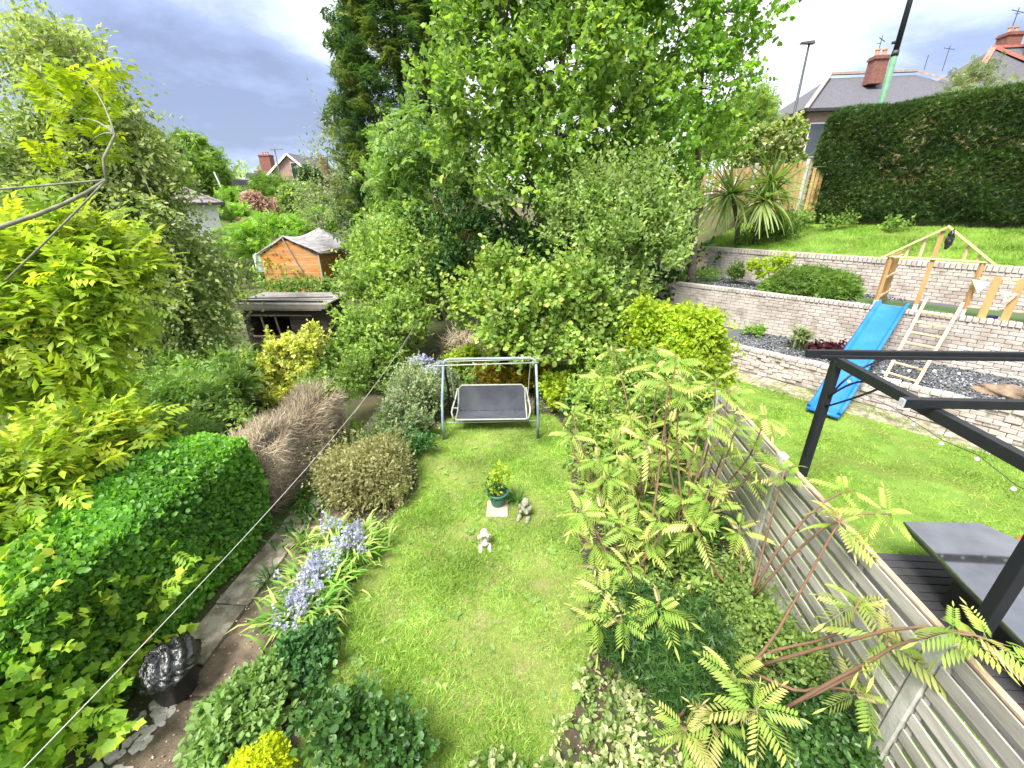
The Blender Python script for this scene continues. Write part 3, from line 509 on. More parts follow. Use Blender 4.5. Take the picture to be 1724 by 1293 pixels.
# slate chips
def chips(name,A,B,e0,e1,w0,w1,z,n,seed):
    rg=np.random.default_rng(seed); d=(B-A).normalized(); nn=Vector((-d.y,d.x)); nn=-nn if nn.dot(A)<0 else nn; Ln=(B-A).length
    u=rg.uniform(-e0,Ln+e1,n); w=rg.uniform(w0,w1,n); pos=np.column_stack([A.x+d.x*u+nn.x*w,A.y+d.y*u+nn.y*w,np.full(n,z)+rg.random(n)*.02])
    V,F,A_=inst('dot',pos,rg.normal(size=(n,3))*(1,1,.3),np.array((0,0,1))+rg.normal(size=(n,3))*.4,rg.uniform(.03,.07,n),rg.random(n)); return fmesh(name,[(V,F,A_)],M['chips'],kind='stuff')
M['chips']=leafmat('slate_chips',[(.05,.052,.06),(.15,.155,.17),(.30,.31,.33)],0,.55)
chips('slate_chips',W3A,W3B,.5,3,.26,2.6,.60,9000,1); chips('slate_chips',W2A,W2B,1.2,-2.6,.26,3.2,1.76,5000,2)
# upper lawn grass
d1=(W1B-W1A).normalized(); n1=Vector((-d1.y,d1.x)); n1=-n1 if n1.dot(W1A)<0 else n1
def ulz(x,y): return 2.84+.80*np.clip(((x-W1A.x)*n1.x+(y-W1A.y)*n1.y-.2)/3.8,0,1)
q=[W1A-d1*1.2+n1*.3,W1B+d1*4+n1*.3,W1B+d1*4+n1*3.9,W1A-d1*1.2+n1*3.9]
grass('upper_lawn_grass',[(p.x,p.y) for p in q],70000,ulz,M['grass2'],.09,3,lean=.5)
# slab path below the lowest wall
np_=meta(R('slab_path',None,None),kind='structure'); pd=d3
nb=-n3
k=-.9
while k<9.3:
    w=.62; a=W3A+pd*k; b=W3A+pd*(k+w-.015); mb=MB(); o=.03
    pts=[a+nb*o,a+nb*.82,b+nb*.82,b+nb*o]; slab('paving_slab',[(p.x,p.y) for p in pts][::-1],-.03,.018+rnd.uniform(-.004,.004),M['conc'],np_); k+=w
# ---------------------------------------------------------------- right boundary fence
fx=2.86; fy=[-.1,2.22,4.5,6.5]
for k,y in enumerate((.05,2.22,4.5,6.48)):
    lab=['concrete fence post nearest the camera, at the right edge','big pale concrete fence post behind the sumac fronds, bottom right','concrete fence post halfway along the slatted fence','far concrete fence post, under the golden climber'][k]
    t=R('fence_post',lab,'fence post',(fx,y,0),'concrete posts of the garden fence'); h=(1.72,1.66,1.70,1.62)[k]
    P('post_shaft',MB().box((fx-.0,y,h/2-.05),(.10,.12,h+.1)),M['cpost'],t,bev=.012)
    mb=MB(); mb.v=[(fx-.05,y-.06,h),(fx+.05,y-.06,h),(fx+.05,y+.06,h),(fx-.05,y+.06,h),(fx,y,h+.035)]; mb.f=[(0,1,4),(1,2,4),(2,3,4),(3,0,4)]; P('post_cap',mb,M['cpost'],t)
fr=random.Random(9)
for k in range(3):
    y0,y1=(.05,2.22,4.5,6.48)[k]+.07,(.05,2.22,4.5,6.48)[k+1]-.07
    lab=['slatted grey fence panel nearest the camera','slatted grey fence panel between the two nearer concrete posts','slatted grey fence panel furthest down the lawn, below the golden climber'][k]
    t=R('slatted_fence',lab,'fence',(fx,(y0+y1)/2,0),'slatted fence panels'); base=.22+(.0,.0,.0)[k]
    P('gravel_board',MB().box((fx,(y0+y1)/2,.09),(.05,y1-y0+.02,.30)),M['gravelb'],t,bev=.008)
    n=15; pitch=(1.62-base)/n
    for i in range(n):
        z=base+pitch*(i+.5)+.02; front=i%2==0
        P('slat',MB().box((fx-(.034 if front else -.006),(y0+y1)/2,z),(.016,y1-y0-.01,pitch*(1.28 if front else 1.2)),M=Matrix.Rotation(fr.uniform(-.004,.004),3,'X')),M['fence'],t,bev=.004)
    for yy in (y0+.03,(y0*2+y1)/3,(y0+2*y1)/3,y1-.03): P('batten',MB().box((fx-.014,yy,.93),(.02,.045,1.38)),M['fence'],t)
    P('top_rail',MB().box((fx+.014,(y0+y1)/2,1.655),(.05,y1-y0,.03)),M['fcap'],t,bev=.004)
    P('edge_rail',MB().box((fx+.045,(y0+y1)/2,1.60),(.02,y1-y0,.07)),M['fcap'],t)
# ---------------------------------------------------------------- swing seat
def P2(x,y,z,c=(-1.15,7.95),a=radians(4.5)): return (c[0]+x*cos(a)-y*sin(a),c[1]+x*sin(a)+y*cos(a),z)
t=R('garden_swing','blue-grey metal swing seat with dark fabric seat and no canopy, on the lawn','garden swing',(-1.15,7.95,0))
hw=.98
for sx in (-1,1):
    for yf,zt in ((-.50,1),(.52,1)):
        pts=[P2(sx*hw,yf*1.0,.02),P2(sx*hw,yf*.97,.45),P2(sx*(hw-.01),yf*.80,.85),P2(sx*(hw-.02),yf*.30,1.25),P2(sx*(hw-.03),yf*.08,1.50)]
        P('leg',MB().tube(pts,.027,10),M['swing'] if yf<0 else M['black'],t,smooth=True)
        P('foot_cap',MB().tube([P2(sx*hw,yf,.0),P2(sx*hw,yf,.05)],.031,10),M['rubber'],t)
top=[P2(-hw+.03,0,1.49)]+[P2(-hw+.03+.13*(1-cos(a)),0,1.49+.13*sin(a)) for a in (.5,1,1.57)]+[P2(hw-.03-.13*(1-cos(a)),0,1.49+.13*sin(a)) for a in (1.57,1,.5)]+[P2(hw-.03,0,1.49)]
P('top_bar',MB().tube(top,.026,10),M['swing'],t,smooth=True)
P('canopy_bar',MB().tube([P2(-hw-.16,-.06,1.50),P2(hw+.02,-.06,1.54)],.013,8).tube([P2(-hw-.02,.1,1.53),P2(hw+.1,.1,1.56)],.011,8),M['rail'],t,smooth=True)
P('rear_crossbar',MB().tube([P2(-hw,.52,.24),P2(hw,.52,.24)],.02,8).tube([P2(-hw+.02,-.1,.2),P2(hw-.02,-.1,.22)],.015,8),M['rail'],t,smooth=True)
for sx in (-1,1): P('hanger',MB().tube([P2(sx*(hw-.14),0,1.54),P2(sx*(hw-.18),.02,1.0),P2(sx*(hw-.2),.05,.62)],.008,6),M['rail'],t)
for sx in (-1,1):
    P('seat_arm',MB().tube([P2(sx*(hw-.22),.42,.78),P2(sx*(hw-.18),.28,.60),P2(sx*(hw-.15),.0,.52),P2(sx*(hw-.15),-.2,.50),P2(sx*(hw-.18),-.24,.38),P2(sx*(hw-.2),-.2,.28)],.019,8),M['rail'],t,smooth=True)
b=MB(); sw=hw-.24
def grid(fn,nx,ny):
    mb=MB()
    for j in range(ny+1):
        for i in range(nx+1): mb.v.append(fn(i/nx,j/ny))
    for j in range(ny):
        for i in range(nx): mb.f.append((j*(nx+1)+i,j*(nx+1)+i+1,(j+1)*(nx+1)+i+1,(j+1)*(nx+1)+i))
    return mb
P('seat_sling',grid(lambda u,v:P2((u*2-1)*sw,-.20+.40*v,.345-.02*sin(pi*v)*sin(pi*u)-.02*v),24,8),M['mesh'],t,smooth=True)
P('back_sling',grid(lambda u,v:P2((u*2-1)*(sw-.04*v),.21+.20*v,.335+.50*v-.015*sin(pi*u)*sin(pi*v)),24,8),M['mesh'],t,smooth=True)
pr=[P2(-sw-.02,-.2,.33)]+[P2(-sw-.02+.05*(1-cos(a)),-.2-.03*sin(a),.335) for a in (.8,1.57)]+[P2(sw+.02-.05*(1-cos(a)),-.2-.03*sin(a),.335) for a in (1.57,.8)]+[P2(sw+.02,-.2,.33),P2(sw+.02,.2,.31),P2(sw,.30,.55),P2(sw-.01,.39,.78),P2(sw-.08,.42,.85),P2(-sw+.08,.42,.85),P2(-sw+.01,.39,.78),P2(-sw,.30,.55),P2(-sw-.02,.2,.31),P2(-sw-.02,-.2,.33)]
P('seat_frame',MB().tube(pr,.018,8),M['rail'],t,smooth=True)
# ---------------------------------------------------------------- pot, slab, two figures
t=R('garden_slab','small stone slab under the green flowerpot on the lawn','paving slab',(-.73,5.32,0)); P('slab_stone',MB().box((-.73,5.30,.018),(.34,.38,.045),.08),M['slab'],t,bev=.01)
t=R('flowerpot','green plastic flowerpot with leafy plants standing on a slab','flowerpot',(-.73,5.40,.045))
P('pot_body',MB().lathe((-.73,5.40,.043),[(.105,0),(.15,.20),(.155,.215),(.175,.215),(.18,.255),(.162,.258),(.155,.21),(.15,.205)],28,False),M['pot'],t,smooth=True)
P('compost',MB().lathe((-.73,5.40,.22),[(.152,0),(.08,.012),(.01,.018)],20,False),M['soil'],t)
def figure(name,label,c,s,m,rz,seated):
    x,y,z=c; bm=bmesh.new()
    def sp(p,r,sc=(1,1,1),u=12):
        g=bmesh.ops.create_uvsphere(bm,u_segments=u,v_segments=u//2+2,radius=r)
        for v in g['verts']: v.co=Vector((v.co.x*sc[0]+p[0],v.co.y*sc[1]+p[1],v.co.z*sc[2]+p[2]))
    sp((0,0,.15),.10,(1,.85,1.25)); sp((0,-.02,.30),.075,(1,.95,1.05)); sp((0,-.09,.29),.028); 
    if not seated: sp((.0,0,.36),.045,(1.2,1,.6))
    for q in (-1,1):
        sp((q*.10,-.03,.2),.04,(.8,.9,1.6)); (sp((q*.065,-.085,.27),.036,(1,1,1.5)) if seated else sp((q*.06,-.12,.17),.034,(1,1.2,1))); sp((q*.08,-.12,.05),.05,(.9,1.7,.9)); sp((q*.085,-.20,.035),.035,(1,1.3,.8)); sp((q*.035,-.075,.315),.012)
    sp((0,-.13,.13),.055,(1.2,.8,.8)) if seated else sp((0,.06,.05),.06,(1.4,1,.7))
    if seated: sp((0,0,.012),.14,(1,1.1,.14))
    Mx=Matrix.Translation(Vector((0,0,0)))@Matrix.Rotation(rz,4,'Z')@Matrix.Scale(s,4)
    bmesh.ops.transform(bm,matrix=Mx,verts=bm.verts); me=bpy.data.meshes.new(name); bm.to_mesh(me); bm.free(); me.materials.append(m)
    me.polygons.foreach_set('use_smooth',[True]*len(me.polygons))
    o=bpy.data.objects.new(name,me); COL.objects.link(o); o.location=c; md=o.modifiers.new('remesh','REMESH'); md.mode='VOXEL'; md.voxel_size=.009*s*1.1; md.use_smooth_shade=True
    meta(o,label,'garden statue'); return o
figure('garden_statue','pale cream stone animal statue hugging itself, nearest on the lawn',(-.83,4.55,0),.78,M['stone'],.2,True)
figure('garden_statue','small mossy grey seated statue right of the green flowerpot',(-.27,5.2,0),.86,M['stone2'],-.25,False)
# ---------------------------------------------------------------- dustbin with black liner
t=R('dustbin','black plastic tub on the path holding a rubbish bag','dustbin',(-3.66,2.37,.03))
P('tub_wall',MB().lathe((-3.66,2.37,.03),[(.17,0),(.22,.34),(.24,.345),(.24,.37),(.215,.37),(.21,.3)],28,False),M['rubber'],t,smooth=True)
bm=bmesh.new(); bmesh.ops.create_icosphere(bm,subdivisions=5,radius=1)
for v in bm.verts:
    x,y,z=v.co; a=math.atan2(y,x); w=abs(sin(a*5.5+z*4+1.6*sin(z*5+a*2)+x*3)); w2=sin(x*7+3*y)*sin(y*8-z*6+1)+.5*sin(x*19+2*sin(y*13))*sin(y*17+z*11)
    r=1+.10*w+.05*w2; zz=z*(.22+.04*w2+.05*w) if z>0 else z*.1
    if z<.15: r*=1+.18*max(0,.15-z)*(1+.4*sin(a*7))*(1.6 if cos(a-.6)>.3 else 1)
    v.co=Vector((x*.21*r,y*.24*r,zz*.75))
me=bpy.data.meshes.new('rubbish_bag'); bm.to_mesh(me); bm.free(); me.materials.append(M['bag']); me.polygons.foreach_set('use_smooth',[True]*len(me.polygons))
o=bpy.data.objects.new('rubbish_bag',me); COL.objects.link(o); o.location=(-3.64,2.38,.40); meta(o,'shiny crumpled black rubbish bag bulging out of the tub by the path','rubbish bag')
# ---------------------------------------------------------------- washing line
t=R('line_post','thin rusty washing-line post at the end of the path','washing line post',(-3.64,12,0))
P('pole',MB().tube([(-3.68,12,0),(-3.64,12,1.78)],.022,8),M['rust'],t); P('hook',MB().box((-3.62,12,1.70),(.10,.04,.05)).tube([(-3.58,11.97,1.7),(-3.56,11.95,1.5)],.008,5),M['rail'],t)
A,B=Vector((-3.64,12,1.73)),Vector((-2.42,-.2,2.16)); pts=[]
for i in range(41):
    u=i/40; p=A.lerp(B,u); p.z-=4*.42*u*(1-u); pts.append(p)
o=P('washing_line',MB().tube(pts,.0032,5),M['rope'],origin=A,label='pale washing line sagging from the rusty post towards the camera',cat='washing line')
o=P('washing_line',MB().tube([p+Vector((.012+.02*sin(i*.3),0,-.012)) for i,p in enumerate(pts[:22])],.002,5),M['rope'],origin=A,label='second thinner strand of line beside the long sagging washing line',cat='washing line')
# ---------------------------------------------------------------- black gazebo frame
t=R('gazebo_frame','black metal gazebo frame without a roof, over the neighbour lawn','gazebo frame',(4.05,5.8,0))
def post(x,y): return P('post',MB().box((x,y,1.22),(.11,.11,2.45)),M['black'],t,bev=.006)
post(4.05,5.8); post(4.05,2.97); post(8.2,5.8)
P('front_beam',MB().box((6.1,5.86,2.52),(4.9,.06,.11)).box((6.1,5.77,2.50),(4.6,.02,.05)),M['black'],t,bev=.004)
P('side_beam',MB().box((4.05,3.3,2.44),(.09,4.9,.12)),M['black'],t,bev=.004)
P('cross_beam',MB().box((6.1,4.2,2.56),(4.8,.07,.10)),M['black'],t,bev=.004)
P('beam_cap',MB().box((3.66,5.86,2.52),(.02,.05,.09)).box((3.69,4.2,2.56),(.02,.06,.08)),M['steel'],t)
for a,b,c in (((4.05,5.75,1.75),(4.08,5.3,2.1),(4.05,4.95,2.40)),((4.1,5.8,1.85),(4.2,5.8,2.3),(4.75,5.86,2.47)),((4.05,5.75,1.9),(4.05,5.45,2.3),(4.05,5.15,2.40))):
    P('brace',MB().tube(bez(a,b,c,8),.014,6),M['black'],t,smooth=True)
ls=R('string_lights','string of clear bulbs hung along the black gazebo beams','string lights',(4.05,5.8,2.35)); wp=[]
ptsA=[Vector((4.3+i*.32,5.70,2.40-.05*sin(i*1.9)**2)) for i in range(12)]+[Vector((4.0,5.4-i*.36,2.33-.08*abs(sin(i*1.3)))) for i in range(11)]
P('wire',MB().tube(ptsA[:12],.004,4).tube(ptsA[12:],.004,4),M['rubber'],ls)
bm_=bpy.data.meshes.new('bulb'); _b=bmesh.new(); bmesh.ops.create_uvsphere(_b,u_segments=10,v_segments=8,radius=.02); _b.to_mesh(bm_); _b.free(); bm_.materials.append(M['glassl'])
for p in ptsA: link('bulb',bm_,ls,p-Vector((0,0,.04))-WL[ls.name])
# ---------------------------------------------------------------- black glossy table and decking
t=R('patio_table','large wet glossy black table beside the slatted fence','table',(5.0,4.0,0))
TT=[(4.58,4.56),(5.52,4.60),(6.3,3.3),(5.6,2.2),(4.42,2.55)]
slab('table_top',TT,.69,.725,M['gloss'],t,.006)
slab('table_edge',[(p[0]*1.0+(.012 if p[0]>5 else -.012),p[1]+(.012 if p[1]>3.4 else -.012)) for p in TT],.655,.688,M['rubber'],t,.003)
slab('under_box',[(4.72,3.9),(5.3,4.3),(5.9,3.3),(5.5,2.4),(4.7,2.6)],.08,.65,M['rubber'],t,.01)
dk=meta(R('decking',None,None),kind='structure')
for i in range(22):
    y=4.62-.125*i; P('deck_board',MB().box((5.6,y,.06),(3.2-.0*i,.115,.03)),M['deck'],dk,bev=.004)
P('deck_frame',MB().box((5.6,3.25,.018),(3.18,2.8,.05)),M['dark'],dk)
t=R('plastic_crate','orange-red plastic tub at the right edge beyond the black table','tub',(6.12,4.45,.08)); P('tub_side',MB().lathe((6.12,4.45,.08),[(.13,0),(.16,.42),(.17,.42),(.17,.45),(.15,.45)],16,False),M['redp'],t,smooth=True)
# ---------------------------------------------------------------- slide
t=R('slide','long bright blue plastic slide from the middle wall to the lawn','slide',(6.3,8.9,0))
a,b=Vector((9.15,11.74,1.87)),Vector((6.22,8.86,.10)); dd=(b-a).xy.normalized(); sd=Vector((-dd.y,dd.x)); sp=[]
zc=[(0,1.90),(.06,1.88),(.2,1.62),(.35,1.33),(.5,1.08),(.62,.86),(.75,.55),(.87,.25),(.94,.13),(1,.10)]
prof=[(-.30,-.02),(-.33,.10),(-.27,.115),(-.235,.02),(-.2,.0),(.2,0),(.235,.02),(.27,.115),(.33,.10),(.30,-.02)]
mb=MB(); ns=40; npf=len(prof)
for i in range(ns+1):
    u=i/ns; z=np.interp(u,[q[0] for q in zc],[q[1] for q in zc]); c=a.xy.lerp(b.xy,u)
    for (w,h) in prof: q=c+sd*w; mb.v.append((q.x,q.y,z+h))
for i in range(ns):
    for k in range(npf-1): o=i*npf+k; mb.f.append((o,o+1,o+npf+1,o+npf))
    mb.f.append((i*npf+npf-1,i*npf,(i+1)*npf,(i+1)*npf+npf-1))
mb.f.append(tuple(range(npf))); mb.f.append(tuple(range(ns*npf,ns*npf+npf))[::-1])
P('slide_chute',mb,M['slide'],t,smooth=True)
P('end_lip',MB().tube([(b.x+sd.x*-.31,b.y+sd.y*-.31,.12),(b.x+sd.x*.31,b.y+sd.y*.31,.12)],.045,8),M['slide'],t,smooth=True)
# ---------------------------------------------------------------- ladder
t=R('ladder','pale new wooden ladder leaning on the middle brick wall','ladder',(8.2,9.5,.62))
la,lb=Vector((8.02,9.80,.62)),Vector((9.50,11.24,2.18)); ra,rb=Vector((8.26,9.24,.62)),Vector((9.98,10.80,2.16))
P('side_rail',MB().beam(la,lb,.06,.09),M['pine'],t,bev=.004); P('side_rail',MB().beam(ra,rb,.06,.09),M['pine'],t,bev=.004)
for k in range(7): u=.06+.128*k; P('rung',MB().beam(la.lerp(lb,u),ra.lerp(rb,u),.05,.035),M['pine'],t,bev=.004)
# ---------------------------------------------------------------- playhouse
t=R('playhouse_frame','unfinished wooden playhouse frame with an open gable above the slide','playhouse',(9.5,11.4,1.8))
pf=Vector((8.80,11.98)); pq=Vector((10.16,10.84)); pdv=(pq-pf).normalized(); pn=Vector((-pdv.y,pdv.x)); pn=-pn if pn.dot(pf)<0 else pn
def PV(u,w,z): q=pf+pdv*u+pn*w; return (q.x,q.y,z)
L_=(pq-pf).length
P('corner_post',MB().beam(PV(.06,0,2.0),PV(.06,0,3.12),.08,.08),M['pine2'],t,bev=.004)
P('centre_post',MB().beam(PV(.86,0,2.0),PV(.86,.02,3.78),.09,.07),M['pine2'],t,bev=.004)
P('corner_post',MB().beam(PV(1.72,.0,2.0),PV(1.72,0,3.10),.08,.08),M['pine2'],t,bev=.004)
for u in (.06,.86,1.72): P('post_foot',MB().box(PV(u,0,1.90),(.10,.10,.22),math.atan2(pdv.y,pdv.x)).box(PV(u,0,1.795),(.22,.2,.012),math.atan2(pdv.y,pdv.x)),M['steel'],t)
P('rafter',MB().beam(PV(-.16,-.05,3.06),PV(.90,-.05,3.86),.07,.045),M['pine'],t,bev=.003)
P('rafter',MB().beam(PV(.90,-.052,3.90),PV(1.96,-.052,3.04),.07,.045),M['pine'],t,bev=.003)
P('tie_beam',MB().beam(PV(-.02,-.03,3.14),PV(1.86,-.03,3.12),.06,.04),M['pine'],t,bev=.003)
for u,zt in ((.34,3.40),(.60,3.60),(1.38,3.48),(1.62,3.28)): P('stud',MB().beam(PV(u,.01,3.14),PV(u,.01,zt),.055,.04),M['pine'],t,bev=.003)
qn=Vector((.66,.75)).normalized(); pn_old=pn
def PV2(w,z): q=Vector((8.86,11.95))+Vector((1.03,1.02)).normalized()*w; return (q.x,q.y,z)
for k in range(6): P('side_board',MB().box(PV2(.18+.19*k,2.50),(.13,.02,1.34),math.atan2(1.02,1.03)),M['pine2'],t,bev=.004)
for z in (2.12,2.62,3.08): P('side_rail',MB().beam((PV2(.0,z)[0]+.03,PV2(0,z)[1]-.03,z),(PV2(1.25,z)[0]+.03,PV2(1.25,z)[1]-.03,z),.035,.05),M['pine'],t,bev=.003)
for u,h in ((2.05,.98),(2.42,.96),(2.80,.94),(3.2,.96)):
    mb=MB(); ax=Vector((pdv.x,pdv.y)); pts=[(-.07,0)]+[(.07,0),(.07,h-.07)]+[(.07*cos(a_),h-.07+.07*sin(a_)) for a_ in (.5,1.05,1.57,2.1,2.64)]+[(-.07,h-.07)]
    for dd_ in (0,.03):
        for (x,z) in pts: mb.v.append(PV(u+x,-.10+dd_,1.86+z))
    n=len(pts); mb.f=[tuple(range(n)),tuple(range(n,2*n))[::-1]]+[(i,i+n,(i+1)%n+n,(i+1)%n) for i in range(n)]
    P('picket',mb,M['pine2'],t)
for z in (2.08,2.45,2.76): P('picket_rail',MB().beam(PV(1.72,.0,z),PV(3.6,0,z),.05,.03),M['pine'],t,bev=.003)
P('platform_turf',MB().box(PV(1.4,.62,1.80),(3.6,1.3,.05),math.atan2(pdv.y,pdv.x)),M['turf'],t)
for i,(u,z,m_,l_) in enumerate(((1.80,2.70,'aqua','pale green cloth pennant left of the pickets'),(2.30,2.50,'clothr','cream floral cloth pennant across the first picket'),(2.74,2.42,'aqua','pale green cloth pennant between the second and third picket'))):
    mb=MB(); mb.v=[PV(u-.16,-.14,z+.04),PV(u+.16,-.15,z+.0),PV(u+.03,-.17,z-.28),PV(u-.16,-.13,z+.04),PV(u+.16,-.14,z+.0),PV(u+.03,-.16,z-.28)]; mb.f=[(0,1,2),(3,5,4)]; o=P('pennant',mb,M[m_],label=l_,cat='pennant',group='bunting on the playhouse'); 
t=R('hanging_bag','crumpled dark bag hanging from the peak of the playhouse frame','bag',PV(1.0,-.02,3.7)); c=PV(1.02,-.08,3.60)
bm=bmesh.new(); bmesh.ops.create_icosphere(bm,subdivisions=3,radius=1)
for v in bm.verts: v.co=Vector((v.co.x*.085*(1-.55*max(0,v.co.z)),v.co.y*.05,v.co.z*.24))+Vector((.012*sin(v.co.z*9),0.01*sin(v.co.x*13),0))
me=bpy.data.meshes.new('bag_body'); bm.to_mesh(me); bm.free(); me.materials.append(M['bag']); link('bag_body',me,t,Vector(c)-WL[t.name])
t=R('tool_case','small dark blue case on the turf between the pickets','case',PV(2.22,.15,1.84)); P('case_body',MB().box(PV(2.25,.12,1.875),(.16,.1,.08),math.atan2(pdv.y,pdv.x)),mat('navy_plastic',(.01,.015,.12),(.015,.02,.15),5,.4,0),t,bev=.01); P('case_clasp',MB().box(PV(2.36,.1,1.87),(.06,.09,.06),math.atan2(pdv.y,pdv.x)),M['white'],t,bev=.008)
t=R('rock','brown rock lying on the slate bed behind the lowest wall','rock',(9.75,8.9,.6)); bm=bmesh.new(); bmesh.ops.create_icosphere(bm,subdivisions=4,radius=1)
for v in bm.verts:
    x,y,z=v.co; r=1+.18*sin(x*3+1)*sin(y*4)+.1*sin(z*7+x*5)+.05*sin(y*15+x*9); v.co=Vector((x*.42*r,y*.2*r,max(z,-.4)*.17*r))
bmesh.ops.rotate(bm,verts=bm.verts,matrix=Matrix.Rotation(-.7,3,'Z')); me=bpy.data.meshes.new('rock_body'); bm.to_mesh(me); bm.free(); me.materials.append(M['rock']); link('rock_body',me,t,(0,0,.05))
t=R('garden_light','small white solar light in the slate bed beside the dark red plant','garden light',(7.35,11.4,.6)); P('light_panel',MB().box((7.35,11.4,.70),(.13,.1,.02),.4).tube([(7.35,11.4,.6),(7.35,11.4,.69)],.01,6),M['wframe'],t)
# ---------------------------------------------------------------- sheds
def gable_shed():
    t=R('garden_shed','orange-stained wooden shed with a sagging grey felt roof','shed',(-11.9,19,0))
    # front face at y~19 facing the camera, 3 m wide
    x0,x1,z0,ze=-13.25,-10.40,.3,2.65; px,pz=-11.93,3.32; n=17
    for i in range(n):
        za=z0+(pz-z0)*i/n; zb=za+(pz-z0)/n*1.12; xa,xb=x0,x1
        if zb>ze: f=(zb-ze)/(pz-ze)*.96; xa=x0+(px-x0)*min(f,1); xb=x1+(px-x1)*min(f,1)
        if xb-xa<.08: break
        P('board',MB().box(((xa+xb)/2,19-.012*(i%2),(za+zb)/2),(xb-xa,.03,zb-za),M=Matrix.Rotation(.06,3,'X')),M['oshed'],t,bev=.004)
    for i in range(10):
        za=.3+i*.235; P('side_board',MB().box((x1-.02,20.5,za+.12),(.03,3.0,.24)),M['oshed'],t)
    P('inner_wall',MB().box(((x0+x1)/2,20.5,1.45),(x1-x0-.1,2.9,2.3)),M['dark'],t)
    # roof: two sagging slopes
    def roof(s):
        xe=x0-.14 if s<0 else x1+.12; return grid(lambda u,v:(px+(xe-px)*v+.9*u*0,18.9+3.3*u,pz+.03+(ze-.12-pz)*v-.16*sin(pi*u)*(1-.3*v)+.16*u-.03*sin(v*6+u*5)),12,8)
    for s in (-1,1):
        o=P('roof_slope',roof(s),M['felt'],t,smooth=True); md=o.modifiers.new('th','SOLIDIFY'); md.thickness=.04
    P('barge_board',MB().beam((px+.02,18.93,pz+.03),(x0-.16,18.93,ze-.12),.03,.10),M['trim'],t); P('barge_board',MB().beam((px-.02,18.925,pz+.01),(x1+.1,18.925,ze-.14),.03,.05),M['dark'],t)
    P('corner_trim',MB().box((x1-.03,18.95,1.45),(.07,.05,2.4)),M['trim'],t)
    P('loose_batten',MB().beam((px,18.90,pz-.06),(px+.62,18.90,1.75),.03,.09,(0,1,0)),M['trim'],t)
gable_shed()
def pent_shed():
    t=R('garden_shed','dark tumbledown shed with a flat pale roof and open window','shed',(-8,12,0)); y=12.05; x0,x1=-9.45,-6.75
    for i in range(15):
        z=.05+i*.125
        segs=[(x0,x1)] if not(6<=i<=10) else [(x0,x0+.22),(x0+1.5,x1)]
        for a,b in segs: P('board',MB().box(((a+b)/2+rnd.uniform(-.01,.01),y-.012*(i%2),z+.06),(b-a,.025,.13),M=Matrix.Rotation(.08,3,'X')@Matrix.Rotation(rnd.uniform(-.008,.008),3,'Y')),M['dshed'],t,bev=.003)
    for x in (x0+.62,x0+1.08): P('window_bar',MB().beam((x-.02,y-.03,1.42),(x+.03,y-.03,.82),.03,.05,(0,1,0)),M['trim'],t)
    P('window_sill',MB().box((x0+.87,y-.03,.79),(1.34,.05,.05)),M['trim'],t); P('window_head',MB().box((x0+1.2,y-.03,1.47),(2.1,.05,.04)),M['trim'],t)
    P('back_wall',MB().box(((x0+x1)/2,13.4,.85),(x1-x0,.05,1.7)).box((x0,12.75,.85),(.04,1.35,1.7)).box((x1,12.75,.85),(.04,1.35,1.7)),M['dshed'],t)
    P('roof_deck',MB().box(((x0+x1)/2+.02,12.66,1.85),(x1-x0+.3,1.62,.06),M=Matrix.Rotation(.03,3,'X')),M['dfelt'],t,bev=.01)
    P('fascia',MB().box(((x0+x1)/2,11.86,1.76),(x1-x0+.28,.03,.10)),M['trim'],t); P('white_strip',MB().box(((x0+x1)/2-.05,11.845,1.68),(x1-x0+.1,.02,.03)),M['dfelt'],t)
    P('roof_batten',MB().beam((x0-.05,12.3,1.93),(x1+.1,12.45,1.95),.05,.03),M['dshed'],t)
pent_shed()
t=R('greenhouse','glass corner of a greenhouse poking out left of the orange shed','greenhouse',(-14.2,20,0))
P('pane',MB().box((-13.75,19.6,2.1),(.5,.02,.8),.4),mat('pale_glass',(.45,.55,.60),(.6,.68,.72),3,.1,0),t); P('glazing_bar',MB().beam((-13.98,19.5,1.7),(-13.85,19.5,2.55),.03,.03).beam((-13.85,19.5,2.55),(-13.5,19.7,2.55),.03,.03),M['wframe'],t)
# ---------------------------------------------------------------- houses
def tri(mb,pts): return mb.add(pts,[tuple(range(len(pts)))])
def window(t,x,y,z,w,h,rz=0,n=2):
    f=P('window',MB().box((x,y,z),(w,.06,h),rz),M['wframe'],t); R_=Matrix.Rotation(rz,3,'Z')
    for i in range(n):
        o=Vector((x,y,z))+R_@Vector(((-w/2+w/n*(i+.5)),-.04,0)); P('pane',MB().box(o,(w/n-.08,.02,h-.12),rz),M['glassw'],f)
def chimney(t,x,y,z0,w,d,h,npots=2,m='redb',rz=0):
    c=P('chimney',MB().box((x,y,z0+h/2),(w,d,h),rz).box((x,y,z0+h+.05),(w+.12,d+.12,.1),rz).box((x,y,z0+h+.14),(w+.04,d+.04,.08),rz),M[m],t)
    for i in range(npots):
        o=Vector((x,y,0))+Matrix.Rotation(rz,3,'Z')@Vector(((i-(npots-1)/2)*.38,0,0)); P('chimney_pot',MB().lathe((o.x,o.y,z0+h+.16),[(.12,0),(.10,.28),(.13,.30),(.13,.36)],10),M['potc'],c)
